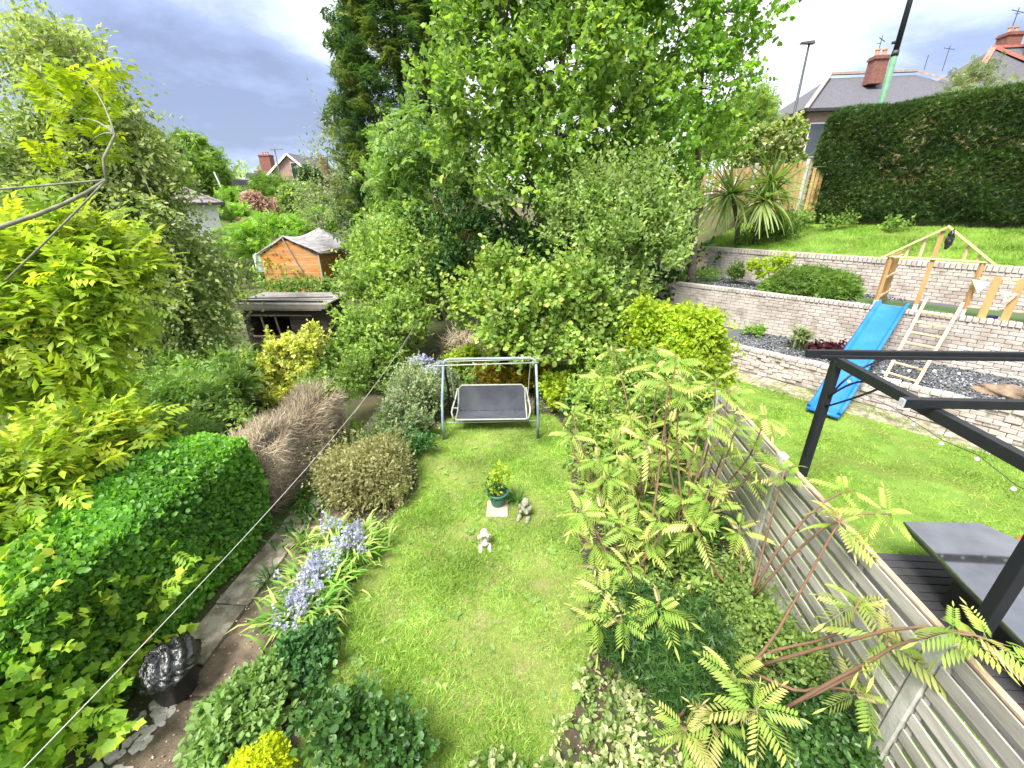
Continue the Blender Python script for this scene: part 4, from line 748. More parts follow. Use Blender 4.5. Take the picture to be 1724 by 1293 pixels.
# white house, hip roof, left
t=R('white_house','white rendered house with a grey tiled hip roof, behind the birch','house',(-18.72,24.65,2)); wh=t
P('wall',MB().box((-23.55,29,2.5),(9,8,4.6)),M['white'],t)
ex0,ex1,ey0,ey1,ez,rz_=-28.4,-18.72,24.65,33.3,4.82,6.9
def hip(name,x0,x1,y0,y1,z0,z1,m,par,ins=None):
    ins=ins or (y1-y0)/2; ym=(y0+y1)/2; v=[(x0,y0,z0),(x1,y0,z0),(x1,y1,z0),(x0,y1,z0),(x0+ins,ym,z1),(x1-ins,ym,z1)]
    mb=MB().add(v,[(0,1,5,4),(1,2,5),(2,3,4,5),(3,0,4),(3,2,1,0)]); return P(name,mb,m,par)
rf=hip('roof',ex0,ex1,ey0,ey1,ez,rz_,M['tile'],t)
P('eaves_gutter',MB().box(((ex0+ex1)/2,ey0-.06,ez-.02),(ex1-ex0+.2,.14,.16)).box((ex1+.06,(ey0+ey1)/2,ez-.02),(.12,ey1-ey0,.16)),M['lampm'],t)
for i in range(9):
    u=i/9; yy=ey0+(ey1-ey0)/2*u; zz=ez+(rz_-ez)*u; a,b=ex0+(ey1-ey0)/2*u,ex1-(ey1-ey0)/2*u; P('tile_course',MB().box(((a+b)/2,yy+.20,zz+.10),(b-a-.1,.42,.05),M=Matrix.Rotation(math.atan2(rz_-ez,(ey1-ey0)/2)-.05,3,'X')),M['tile'],rf)
P('hip_tile',MB().beam((ex1,ey0,ez+.03),(ex1-(ey1-ey0)/2,(ey0+ey1)/2,rz_+.05),.22,.12),M['tile'],rf)
P('air_vent',MB().box((-20.7,24.95,4.45),(.35,.1,.14)),M['dark'],t); wh.rotation_euler=(0,0,radians(38))
# far gabled houses, left
def gable_house(name,label,x0,x1,y,dep,zb,ze,pz,px,mw,wins,chims,group=None,rz=0,mr='slater',fx=None):
    t=R(name,label,'house',((x0+x1)/2,y,zb)); mb=MB()
    f=[(x0,y,zb),(x1,y,zb),(x1,y,ze),(px,y,pz),(x0,y,ze)]; b=[(a,c+dep,d) for a,c,d in f]; n=5
    mb.add(f+b,[tuple(range(n)),tuple(range(n,2*n))[::-1]]+[(i,i+n,(i+1)%n+n,(i+1)%n) for i in range(n)]); P('wall',mb,M[mw],t)
    for s,xe in ((-1,x0-.35),(1,x1+.35)):
        k=(pz-ze)/abs(px-(x0 if s<0 else x1)); zee=pz-k*abs(xe-px); q=[(px,y-.3,pz+.12),(xe,y-.3,zee+.12),(xe,y+dep+.2,zee+.12),(px,y+dep+.2,pz+.12)]
        o=P('roof',MB().add(q,[(0,1,2,3)]),M[mr],t); md=o.modifiers.new('t','SOLIDIFY'); md.thickness=.15
        P('barge_board',MB().beam(q[0],q[1],.06,.25),M['wframe'] if mw=='bbrick' else M['lampm'],t)
    for w in wins: window(t,*w)
    for c in chims: chimney(t,*c)
    return t
gable_house('far_house','far brown house with white gable trim and two tall red chimneys',-38.2,-31.4,60,10,4.8,8.3,11.0,-34.6,'bbrick',[(-34.0,59.96,9.1,.9,2.0,0,1),(-33.9,59.96,6.4,1.1,1.4,0,1)],[(-38.3,61,8.0,1.5,1.0,3.0,3),(-31.9,64,8.4,1.1,.9,2.4,2)])
gable_house('far_house_wing','low red brick wing with slate roof left of the far brown house','x' and -41.9,-38.4,62,8,4.8,8.0,8.9,-40.1,'redb',[],[])
gable_house('far_house','far brick house with dark gable, two red chimneys, behind the round tree',-44.6,-40.4,56,9,4.2,6.1,7.9,-41.0 if 0 else -40.9,'bbrick',[(-41.9,55.96,6.3,.7,.7,0,1)],[(-42.9,58,6.6,.9,.8,1.6,2),(-45.5,60,5.8,.9,.8,2.0,2)])
t=R('brick_extension','red brick front of the far house with white window, left of its gable','house',(-45,54,4)); P('wall',MB().box((-44.0,53.9,4.9),(2.8,2,2.4)),M['redb'],t); window(t,-43.7,52.85,5.2,.6,1.3,0,1); window(t,-45.0,52.85,5.0,.4,1.3,0,1)
P('roof',MB().add([(-45.6,52.7,6.1),(-42.5,52.7,6.1),(-41.6,57,7.5),(-45.0,57,7.5)],[(0,1,2,3)]).add([(-45.6,52.7,6.02),(-42.5,52.7,6.02),(-41.6,57,7.42),(-45.0,57,7.42)],[(3,2,1,0)]),M['slater'],t)
t=R('white_gable_annex','small white rendered gable wing leaning against the far brick house','house',(-39.5,54,4)); P('wall',MB().box((-39.4,54.5,5.2),(1.6,2,2.6)),M['white'],t); P('roof',MB().beam((-40.6,53.4,7.2),(-38.6,53.4,5.4),2.6,.12),M['slater'],t)
t=R('terrace_house','grey slate-roofed house with small windows between the two far houses','house',(-39,66,5)); P('wall',MB().box((-40.9,66,6.6),(4.2,6,4)),M['bbrick'],t); P('roof',MB().box((-40.9,66,8.9),(4.6,6,.6)),M['slater'],t); window(t,-40.2,62.95,7.4,.8,1.1,0,1)
for i in range(4): chimney(t,-43.2+i*1.1,66,9.0,.7,.7,.6,1,'bbrick')
# houses on the right
t=R('slate_house','stone house with a long grey slate hip roof beyond the tall dark hedge','house',(18,29,4))
P('wall',MB().box((19.2,32.0,6.6),(10.0,7.4,5.0)),M['stonew'],t)
rf=hip('roof',13.9,24.8,28.0,36.2,8.95,11.3,M['slater'],t,3.0)
P('eaves_gutter',MB().box((19.3,27.93,9.02),(10.9,.14,.14)).box((13.85,32,9.02),(.12,8,.14)),M['lampm'],t)
P('ridge_tiles',MB().beam((16.9,32.1,11.52),(21.8,32.1,11.52),.25,.12).beam((13.9,28,9.1),(16.9,32.1,11.5),.2,.1).beam((24.8,28,9.1),(21.8,32.1,11.5),.2,.1),M['stonew'],rf)
window(t,14.9,28.22,7.6,1.0,1.7,0,1); window(t,14.15,29.5,7.8,.8,1.5,pi/2,1)
chimney(t,18.55,30.6,10.6,.75,.6,1.15,2,'redb')
P('aerial',MB().tube([(18.4,30.6,11.8),(18.4,30.6,12.9)],.02,4).beam((18.25,30.6,12.8),(18.6,30.6,12.6),.03,.03).beam((18.3,30.4,12.5),(18.4,30.9,12.6),.03,.03),M['lampm'],t)
P('aerial',MB().tube([(22.4,31,11.2),(22.4,31,12.4)],.02,4).beam((22.1,31,12.3),(22.7,31,12.2),.02,.02).tube([(21.4,31,11.3),(21.4,31,12.0)],.02,4),M['lampm'],t)
t=R('red_ridged_house','grey roofed house with red ridge tiles and two red chimneys, far right','house',(31,34,5))
hip('roof',24.0,35.4,31,40,9.6,13.3,M['slater'],t,4.3); P('wall',MB().box((29.7,35.5,7.1),(10.6,8.4,5)),M['redb'],t)
P('ridge_tiles',MB().beam((24.0,31,9.65),(28.3,35.5,13.35),.3,.14).beam((31.6,31,9.9),(28.3,35.5,13.4),.34,.16).beam((28.3,35.5,13.35),(31.1,35.5,13.35),.3,.14),M['ridge'],t)
chimney(t,29.8,36.4,12.6,.9,.8,1.5,2); chimney(t,30.2,34.4,11.6,1.15,.9,2.5,3)
P('aerial',MB().tube([(29.7,36.4,14.2),(29.7,36.4,15.6)],.03,4).beam((29.3,36.4,15.5),(30.2,36.4,15.3),.03,.03).beam((29.6,36.1,15.2),(29.8,36.7,15.4),.03,.03),M['lampm'],t)
# lamps, poles
def lamp(label,x,y,z0,z1,r,hd,hl):
    t=R('street_lamp',label,'street lamp',(x,y,z0)); P('lamp_column',MB().tube([(x,y,z0),(x,y,z0+1.6),(x,y,z0+1.65),(x,y,z1)],[r*1.6,r*1.5,r,r*.6],10),M['lampm'],t,smooth=True)
    P('lamp_head',MB().lathe((0,0,0),[(0.01,0)],3,False) if 0 else MB().add([(x+a*hl*hd,y+b*.12,z1+c) for a,b,c in ((-.35,-1,0),(.65,-.8,.02),(.65,.8,.02),(-.35,1,0),(-.3,-.5,.13),(.6,-.4,.09),(.6,.4,.09),(-.3,.5,.13))],[(3,2,1,0),(4,5,6,7),(0,1,5,4),(1,2,6,5),(2,3,7,6),(3,0,4,7)]),M['lampm'],t)
lamp('tall black street lamp left of the slate house, above the board fence',11.9,25,4.3,11.15,.075,-1,.62)
lamp('slim street lamp standing in front of the far brown gabled house',-27.2,45,4.5,9.85,.075,1,1.3)
t=R('telegraph_pole','thick green and black pole rising behind the tall dark hedge','pole',(12.25,19.4,4)); P('pole_base',MB().tube([(12.25,19.4,3.5),(12.25,19.4,9.3)],[.115,.10],12),M['gpole'],t,smooth=True); P('pole_top',MB().tube([(12.25,19.4,9.3),(12.25,19.4,13.5)],[.09,.07],12).tube([(12.25,19.4,9.2),(12.25,19.4,9.36)],.11,12).box((12.1,19.4,9.6),(.1,.08,.08)),M['lampm'],t,smooth=True)
t=R('white_pole','thin white pole in front of the round tree beyond the white house','pole',(-27.5,37,4)); P('pole_shaft',MB().tube([(-27.2,37.0,3.5),(-28.1,37,7.4)],[.09,.05],8),M['wframe'],t)
pts=[[(-29+i*2.6*s,60-6*i*.2,10.3+d-.35*sin(pi*i/6)) for i in range(7)] for s,d in ((1,0),(1,.5))]
o=P('overhead_wire',MB().tube(pts[0],.02,4,False).tube(pts[1],.02,4,False),M['rubber'],label='pair of thin overhead wires beside the far brown house',cat='wire')
t=R('garden_lantern','white lantern on a post in the far garden, before the dark shrubs','lantern',(-20.2,33,2)); P('lantern_head',MB().lathe((-20.2,33,3.3),[(.12,0),(.2,.5),(.05,.65)],6),M['wframe'],t); P('lantern_post',MB().tube([(-20.2,33,2),(-20.2,33,3.3)],.06,6),M['lampm'],t)
# vertical board fence beside the hedge
hA,hB=Vector((10.25,19.08)),Vector((14.32,14.64)); hd=(hB-hA).normalized(); hn=Vector((-hd.y,hd.x)); hn=-hn if hn.dot(hA)<0 else hn
t=R('board_fence','upright orange-brown board fence on the top terrace behind the spiky palms','fence',(8.3,21,4.2))
for i in range(34):
    u=-.35-.17*i; q=hA+hd*u+hn*(.07 if i%2 else 0); P('board',MB().box((q.x,q.y,5.02-.004*i),(.135 if i%2==0 else .11,.022,1.75),math.atan2(hd.y,hd.x)),M['bfence'],t,bev=.004)
for i in range(3): q=hA+hd*(.05+.14*i)+hn*.02; P('board',MB().box((q.x,q.y,4.9-.10*i),(.12,.022,1.5),math.atan2(hd.y,hd.x)),M['bfence'],t,bev=.004)
for u in (-.22,-2.15,-4.1): q=hA+hd*u-hn*.03; P('concrete_post',MB().box((q.x,q.y,5.0),(.12,.10,1.95),math.atan2(hd.y,hd.x)),M['cpost'],t,bev=.01)
P('rail',MB().beam((*(hA+hd*-.3+hn*.07),5.6),(*(hA+hd*-5.5+hn*.07),5.5),.05,.08).beam((*(hA+hd*-.3+hn*.07),4.6),(*(hA+hd*-5.5+hn*.07),4.5),.05,.08),M['bfence'],t)
# ---------------------------------------------------------------- leaf materials
LM=dict(
 syc=[(.045,.12,.022),(.075,.18,.03),(.12,.25,.035),(.20,.34,.05)],
 lime=[(.05,.15,.015),(.09,.22,.02),(.14,.30,.03),(.20,.38,.05)],
 conif=[(.05,.11,.045),(.08,.16,.055),(.15,.22,.06),(.25,.28,.08)],
 willow=[(.09,.16,.07),(.15,.23,.11),(.23,.31,.17)],
 feather=[(.07,.16,.03),(.11,.23,.045),(.17,.30,.06)],
 mid=[(.045,.12,.02),(.085,.19,.03),(.15,.27,.045),(.22,.34,.07)],
 ash=[(.09,.20,.02),(.16,.30,.025),(.27,.42,.03),(.42,.50,.03)],
 ashb=[(.16,.26,.02),(.30,.40,.02),(.46,.50,.02)],
 birch=[(.055,.105,.03),(.09,.16,.045),(.14,.22,.06),(.22,.29,.10)],
 round=[(.05,.12,.018),(.075,.17,.022),(.11,.22,.03)],
 grey=[(.08,.14,.045),(.14,.21,.07),(.22,.29,.11),(.32,.37,.17)],
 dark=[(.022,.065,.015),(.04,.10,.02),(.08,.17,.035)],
 brambl=[(.05,.13,.02),(.09,.20,.03),(.16,.29,.05),(.25,.37,.09)],
 gold=[(.22,.33,.02),(.35,.47,.035),(.50,.58,.06)],
 yell=[(.26,.36,.06),(.56,.60,.13),(.70,.70,.22),(.76,.73,.30)],
 privet=[(.025,.10,.010),(.05,.17,.014),(.09,.26,.02),(.15,.34,.03)],
 currant=[(.07,.19,.015),(.12,.27,.02),(.19,.36,.025),(.29,.45,.035)],
 yew=[(.022,.055,.014),(.045,.095,.022),(.085,.145,.032),(.17,.21,.055)],
 deadt=[(.28,.215,.14),(.46,.38,.27),(.64,.56,.43)],
 brown=[(.16,.17,.07),(.29,.29,.12),(.41,.39,.19),(.50,.46,.28)],
 varieg=[(.12,.20,.09),(.22,.31,.15),(.36,.42,.24),(.52,.50,.36)],
 sage=[(.07,.17,.035),(.11,.23,.05),(.16,.29,.075)],
 curl=[(.045,.14,.045),(.08,.20,.06),(.13,.27,.085)],
 acid=[(.36,.46,.01),(.52,.58,.015),(.66,.66,.03)],
 rose=[(.03,.09,.02),(.06,.15,.03),(.11,.22,.045)],
 strapl=[(.06,.20,.02),(.12,.30,.04),(.22,.38,.08),(.34,.46,.14)],
 strapd=[(.03,.12,.02),(.06,.19,.03),(.10,.25,.04)],
 blue=[(.44,.45,.62),(.56,.57,.74),(.70,.70,.83)],
 olive=[(.14,.13,.012),(.24,.19,.015),(.34,.25,.02)],
 white=[(.62,.62,.42),(.75,.75,.60)],
 cream=[(.45,.50,.22),(.62,.64,.36),(.16,.28,.05),(.12,.24,.04)],
 pink=[(.42,.24,.18),(.58,.38,.28),(.68,.50,.36)],
 maroon=[(.05,.012,.02),(.09,.02,.03),(.14,.04,.05)],
 straw=[(.35,.26,.14),(.50,.40,.24),(.58,.50,.32)],
 palm=[(.13,.22,.06),(.24,.35,.10),(.42,.50,.20)],
 bedg=[(.05,.12,.022),(.085,.18,.03),(.15,.25,.05)])
for k in ('syc','lime','feather','mid','ash','birch','round','grey','brambl','privet','currant','sage','bedg','strapl','willow'):
    f=(1.5,1.55,1.3) if k=='grey' else (1.7,1.35,1.5) if k in('ash','strapl','willow') else (2.6,2.0,2.6) if k=='birch' else (2.4,1.75,2.2) if k in('syc','brambl') else (2.1,1.65,2.1)
    LM[k]=[tuple(min(.6,a*b)+.012 for a,b in zip(c,f)) for c in LM[k]]
for k,c in LM.items():
    M['l_'+k]=leafmat('leaf_'+k,c,trans=0 if k in('deadt',) else .30 if k in('yew','conif','rose','dark') else .48,rough=.42 if k in('rose',) else .5,spec=.5 if k in('rose','privet') else .35,tint=(1,1,1) if k in('blue','white','pink','maroon') else (1.2,1.25,.55))
TR='tree';SH='shrub'
def sp(tp,size,ntw,per,tl,**k): return dict(tp=tp,size=size,ntw=ntw,per=per,tl=tl,**k)
# ---------------------------------------------------------------- trees
plant('sycamore_tree','tall full sycamore with lobed bright green leaves, centre of the far end','tree',PL['sycamore'],'l_syc',[sp('maple',.115,5600,8,.42,shell=.55,rough=.24,nup=.5),sp('tiny',.14,3600,7,.5,shell=.35,rough=.2)],base=(1.9,14.6,.5),r0=.2,bark='bark',seed=1,ntw=160,fname='crown')
plant('ash_tree','slender yellow-green tree right of the sycamore, against the white sky','tree',PL['rightT'],'l_lime',[sp('maple',.115,3200,7,.5,shell=.4,rough=.22,bias=-.05),sp('tiny',.10,1200,6,.4,shell=.4)],base=(5.3,15.9,1.2),r0=.16,seed=2,ntw=130,fname='crown')
def conifer():
    c=PL['conifer'][0]; bx,by=-6.6,21.5; h=15.; root=R('conifer_tree','very tall dark cypress tree behind the sycamore, left of it','tree',(bx,by,.5)); rg=np.random.default_rng(5); n=15000
    t=rg.random(n)**.8; z=1.0+t*(h-1); ang=rg.uniform(0,2*pi,n)
    Rz=3.1*np.clip(1-(z/h)**2.6,0,1)**.6*np.clip(.75+z*.12,0,1); lum=1+.12*np.sin(ang*5+z*1.9)+.10*np.sin(ang*9-z*3.1)+.06*np.sin(z*6.3+ang*3)
    r=Rz*lum*np.sqrt(.50+.5*rg.random(n)); pos=np.column_stack([bx+np.cos(ang)*r,by+np.sin(ang)*r,z])
    o=np.column_stack([np.cos(ang),np.sin(ang),np.full(n,.35)])+rg.normal(size=(n,3))*.25; val=np.clip(rg.random(n)*.6+.4*(np.sin(ang*6+z*2.3)>.2),0,1)
    ch=[inst('spray',pos,o,np.column_stack([np.cos(ang)*.5,np.sin(ang)*.5,np.full(n,1.)])+rg.normal(size=(n,3))*.35,.34+.38*rg.random(n),val)]
    fmesh('crown',ch,M['l_conif'],root); P('trunk',MB().tube([(bx,by,.2),(bx,by,6),(bx,by,h-.5)],[.3,.2,.04],8),M['bark_d'],root,smooth=True)
conifer()
plant('willow_tree','thin pale grey-green willow left of the tall cypress','tree',PL['willow'],'l_willow',[sp('tiny',.13,560,6,.7,shell=.2,up=.9,sv=.4)],base=(-8.8,24,.6),r0=.12,bark='bark',seed=3,ntw=120,fname='crown')
plant('feathery_tree','light green feathery young tree in front of the cypress','tree',PL['feather'],'l_feather',[sp('pinn',.22,1150,4,.5,shell=.35,up=.6,rough=.3)],base=(-4.1,15.6,.4),r0=.09,bark='bark',seed=4,ntw=90,fname='crown')
plant('elder_saplings','loose group of green saplings between the sheds and the sycamore','tree',PL['saplings'],'l_mid',[sp('oval',.12,2000,6,.4,shell=.35,up=.5,rough=.3,bias=.1)],base=(-4.4,13.3,.2),r0=.07,bark='bark',seed=5,ntw=90,fname='crown')
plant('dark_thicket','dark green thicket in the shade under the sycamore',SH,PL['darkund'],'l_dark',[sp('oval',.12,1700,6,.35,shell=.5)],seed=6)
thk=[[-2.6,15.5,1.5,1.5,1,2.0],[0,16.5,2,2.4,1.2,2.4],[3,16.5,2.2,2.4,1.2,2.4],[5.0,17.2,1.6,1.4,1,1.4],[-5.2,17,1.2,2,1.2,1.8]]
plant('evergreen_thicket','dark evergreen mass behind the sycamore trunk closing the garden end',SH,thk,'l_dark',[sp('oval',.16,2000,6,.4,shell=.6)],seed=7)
plant('bare_stem_bush','tall brushy bush of thin brown stems left of the dark thicket',SH,[[-3.1,14.4,1.9,.8,.6,1.7]],'l_brown',[sp('twig',.9,500,2,.2,up=2.5,out=.2,ang=.25,shell=.2),sp('tiny',.06,300,5,.3,shell=.5)],seed=8)
plant('pear_tree','grey-green pear tree with upright shoots leaning over the brick walls','tree',PL['pear'],'l_grey',[sp('oval',.105,3000,8,.45,shell=.45,up=.9,rough=.25,jit=.5,bias=.05),sp('oval',.09,130,14,.9,shell=.8,up=2.2,out=.3,ang=.6,low=-.1)],base=(2.9,11.6,.2),r0=.09,bark='bark',seed=9,ntw=110,fname='crown')
plant('bramble_thicket','broad lime-green bramble thicket behind the garden swing',SH,PL['bramble'],'l_brambl',[sp('round',.10,3600,7,.35,shell=.6,rough=.2,up=.3)],seed=10,r0=.03,ntw=60)
plant('golden_creeper','rounded golden-green creeper mound covering the far fence end','creeper',PL['goldmound'],'l_gold',[sp('tiny',.085,5600,7,.18,shell=.7,rough=.15,up=.0,droop=.5,nup=.3),sp('tiny',.09,260,9,.4,shell=.9,up=.5,droop=.5)],seed=11)
plant('green_creeper','darker green lower skirt of creeper under the golden mound','creeper',PL['goldunder'],'l_mid',[sp('oval',.09,1700,7,.25,shell=.6,rough=.15)],seed=12)
plant('leafy_bush','dense mid-green bush over the left boundary, right of the yellow shrub',SH,PL['bushA'],'l_mid',[sp('oval',.10,2700,7,.3,shell=.6,rough=.22,up=.5,bias=.05)],seed=13,r0=.04,ntw=50)
plant('yellow_azalea','bright yellow shrub in front of the dark shed',SH,PL['golden'],'l_yell',[sp('oval',.085,1900,9,.14,shell=.6,rough=.3,up=.6)],seed=14,r0=.03,ntw=50)
plant('birch_tree','large drooping birch with small leaves at the upper left','tree',PL['birch'],'l_birch',[sp('tiny',.092,9500,12,.8,shell=.25,rough=.3,out=.35,up=-.5,droop=.25,sv=.4,jit=.6)],base=(-9.6,9.6,0),r0=.17,bark='bark',seed=15,ntw=260,fname='crown')
plant('ash_sapling','bright lime ash branches reaching in from the left, middle height','tree',PL['ash'],'l_ash',[sp('pinn',.30,1150,4,.4,shell=.45,rough=.2,up=.3,nup=1.1,sv=.25,ang=.8)],base=(-5.9,4.6,0),r0=.07,bark='bark_g',seed=16,ntw=40,fname='crown')
plant('ash_sapling','lower lime ash branches spreading over the clipped hedge at the left edge','tree',PL['ash2'],'l_ash',[sp('pinn',.28,620,4,.35,shell=.45,rough=.2,up=.2,nup=1.2,sv=.25,ang=.8)],base=(-5.6,3.5,0),r0=.06,bark='bark_g',seed=17,ntw=30,fname='crown')
def ashtop():
    root=R('ash_branch','bare arching ash branch with yellow young leaves before the birch','tree',(-6.5,3.2,.5)); c,_=leaves(PL['ash3'],'pinn',.24,34,4,.3,171,shell=.2,up=.7,nup=.8)
    fmesh('young_leaves',[c],M['l_ashb'],root)
    L3=PL['ash3']; j=(-5.05,4.9,4.83); mb=MB(); mb.tube(bez((-8.2,3.6,3.9),(-5.8,4.5,4.25),j,10),[.036-.002*i for i in range(10)],8).tube(bez((-8.2,4.2,4.6),(-6,4.7,4.75),j,8),.013,6)
    k3=(-4.95,5.1,5.3); mb.tube([j,(-5.1,5.0,5.05),k3],[.018,.016,.014],6)
    for l in L3[:3]+L3[4:]: mb.tube(bez(k3,tuple((a_+b_)/2+c_ for a_,b_,c_ in zip(k3,l[:3],(.05,.05,.12))),l[:3],6),[.013-.0018*i for i in range(6)],6)
    mb.tube(bez(j,(-5.4,4.6,4.4),(-6.1,4.3,3.8),6),[.010,.011,.012,.012,.013,.013],6)
    P('branch',mb,M['bark_g'],root,smooth=True)
ashtop()
plant('round_tree','rounded dense green tree on the skyline left of the far houses','tree',PL['roundT'],'l_round',[sp('spray',.85,2100,3,.8,shell=.75,rough=.08,up=.2)],base=(-37,47,3),r0=.4,seed=18,ntw=20,fname='crown')
plant('feathery_shrub','soft mid-green feathery shrubs behind the clipped hedge',SH,PL['midleft'],'l_feather',[sp('pinn',.16,1500,5,.35,shell=.5,rough=.3,up=.6,nup=.8),sp('oval',.06,900,5,.3,shell=.6)],seed=19,r0=.03,ntw=60)
ud=[[-9.2,7.2,.6,1.6,1.6,1.0],[-7.4,5.4,.5,1.4,1.4,.9],[-7.6,10.6,.3,1.1,1,.7],[-9,4,.5,1.8,1.5,.9],[-11.5,9,.8,2,2,1.3],[-6.6,9.8,.35,1.2,1.1,.6]]
plant('undergrowth_shrub','dark green undergrowth beneath the birch, left of the dark shed',SH,ud,'l_bedg',[sp('oval',.10,2000,6,.3,shell=.5)],seed=20)
plant('orange_geranium','small patch of orange-pink flowers among the shrubs under the birch','flowers',[[-6.9,7.9,1.15,.16,.14,.08]],'l_pink',[sp('dot',.07,16,3,.06)],seed=201)
# ---------------------------------------------------------------- far garden plants
far=[('green_hedge_tree','pale green tree in front of the far brown house','tree',[[-27.4,43,5.5,2.1,1.6,1.0],[-25.2,43,5.3,1.5,1.2,.9],[-28.6,43,4.8,1.5,1.2,1.0]],'l_round','spray',.7,620),
('dark_round_shrub','dark blue-green rounded shrub right of the far brown house',SH,[[-24,45,6.6,.8,.8,.8]],'l_dark','spray',.6,300),
('blossom_bush','round pale pink flowering bush in the far garden',SH,[[-21.77,32,4.6,1.0,1,.98]],'l_pink','dot',.16,800),
('blossom_bush','smaller dusky pink bush right of the round pale pink one',SH,[[-21.2,34,4.55,.9,.7,.66]],'l_pink','dot',.13,330),
('pink_heather','low pinkish planting below the round pale pink bush','flowers',[[-19.37,27,3.55,.7,.5,.3]],'l_pink','dot',.12,260),
('lime_shrub','yellow-green rounded shrub right of the white house wall',SH,[[-24.3,33,4.75,.85,.85,.95],[-20.97,29,3.9,.75,.6,.5]],'l_lime','spray',.4,420),
('lime_hedge','bright lime hedge behind the orange shed',SH,[[-15.93,24,3.3,1.35,.9,.55],[-14.2,24,3.15,1.1,.8,.6],[-15.7,22,2.9,.9,.6,.6],[-13.23,25,3.6,.9,.7,.65],[-17.2,23,2.6,1.2,.9,.8]],'l_lime','spray',.33,1300),
('olive_shrub','grey-green tall shrub, left of the pair beyond the orange shed',SH,[[-16.9,29,4.8,.95,1,1.15]],'l_grey','dot',.15,760),
('olive_shrub','grey-green tall shrub, right of the pair beyond the orange shed',SH,[[-14.7,27,4.6,.95,1.1,1.3],[-13.4,26,4.0,.9,1,1.2]],'l_grey','dot',.15,900),
('ivy_mound','dark ivy growing between the two sheds','ivy',[[-8.9,15,1.75,1.1,.5,.2],[-7.9,14.8,1.7,.8,.5,.2],[-10,15,1.65,.8,.5,.2]],'l_bedg','oval',.12,520),
('shrub_cluster','mixed green shrubs filling the slope below the white house',SH,[[-12.5,19.5,1.4,1.6,1,1.3],[-14,22,1.6,1.6,1.2,1.2],[-11.6,14.6,.9,1.0,.8,.9],[-11.2,16.2,.6,1.2,.8,.6],[-18,25,1.5,2,1.5,1.2]],'l_mid','tiny',.13,1400),
('young_ash','light yellow-green sapling at the right end of the orange shed','tree',[[-8.3,17.2,1.7,.6,.6,.8],[-7.3,17.2,2.8,.7,.7,1.2],[-6.8,18.6,4.2,.7,.7,1.2]],'l_feather','tiny',.14,900),
('hawthorn_bush','white flowering bush behind the board fence, beside the street lamp',SH,[[9.53,22,6.8,.85,.8,.8],[8.71,22,6.4,.8,.6,.7],[10.6,22,7.1,.6,.5,.75],[10.3,22,6.2,1.0,.6,.6]],'l_cream','dot',.13,1400),
('roadside_tree','soft green trees beyond the white flowering bush, right of the ash',TR,[[10.8,28,9.0,1.0,.9,1.1],[12.3,30,9.0,1.1,1,.9],[10,28,7.8,1.6,1,1.2]],'l_mid','spray',.42,620),
('roof_side_tree','pale yellow-green small tree in front of the long slate roof','tree',[[19.3,24.5,9.05,.9,.8,1.0],[20.5,24.5,8.5,.7,.6,.6],[18.2,24,8.2,.9,.7,.5]],'l_willow','spray',.32,260),
('bare_tree','leafless grey twiggy tree at the far right behind the chimneys','tree',[[37.5,36,14.5,2.2,1.6,2.6]],'l_deadt','twig',1.5,330)]
for i,(nm,lb,ct,lo,lm,tp,sz,n) in enumerate(far):
    plant(nm,lb,ct,lo,lm,[sp(tp,sz,n,4,sz*1.8,shell=.6,rough=.12)],seed=30+i,r0=.12 if ct=='tree' else .0,ntw=12,fname='crown' if ct=='tree' else 'foliage')
bk=[[-60,90,5,25,8,4],[-95,80,4,30,8,5],[-30,95,6,18,8,4],[0,90,6,20,8,5],[30,80,8,16,8,4]]
fmesh('distant_trees',[leaves(bk,'spray',2.6,1500,3,3,77,shell=.8)[0]],M['l_mid'],kind='stuff')
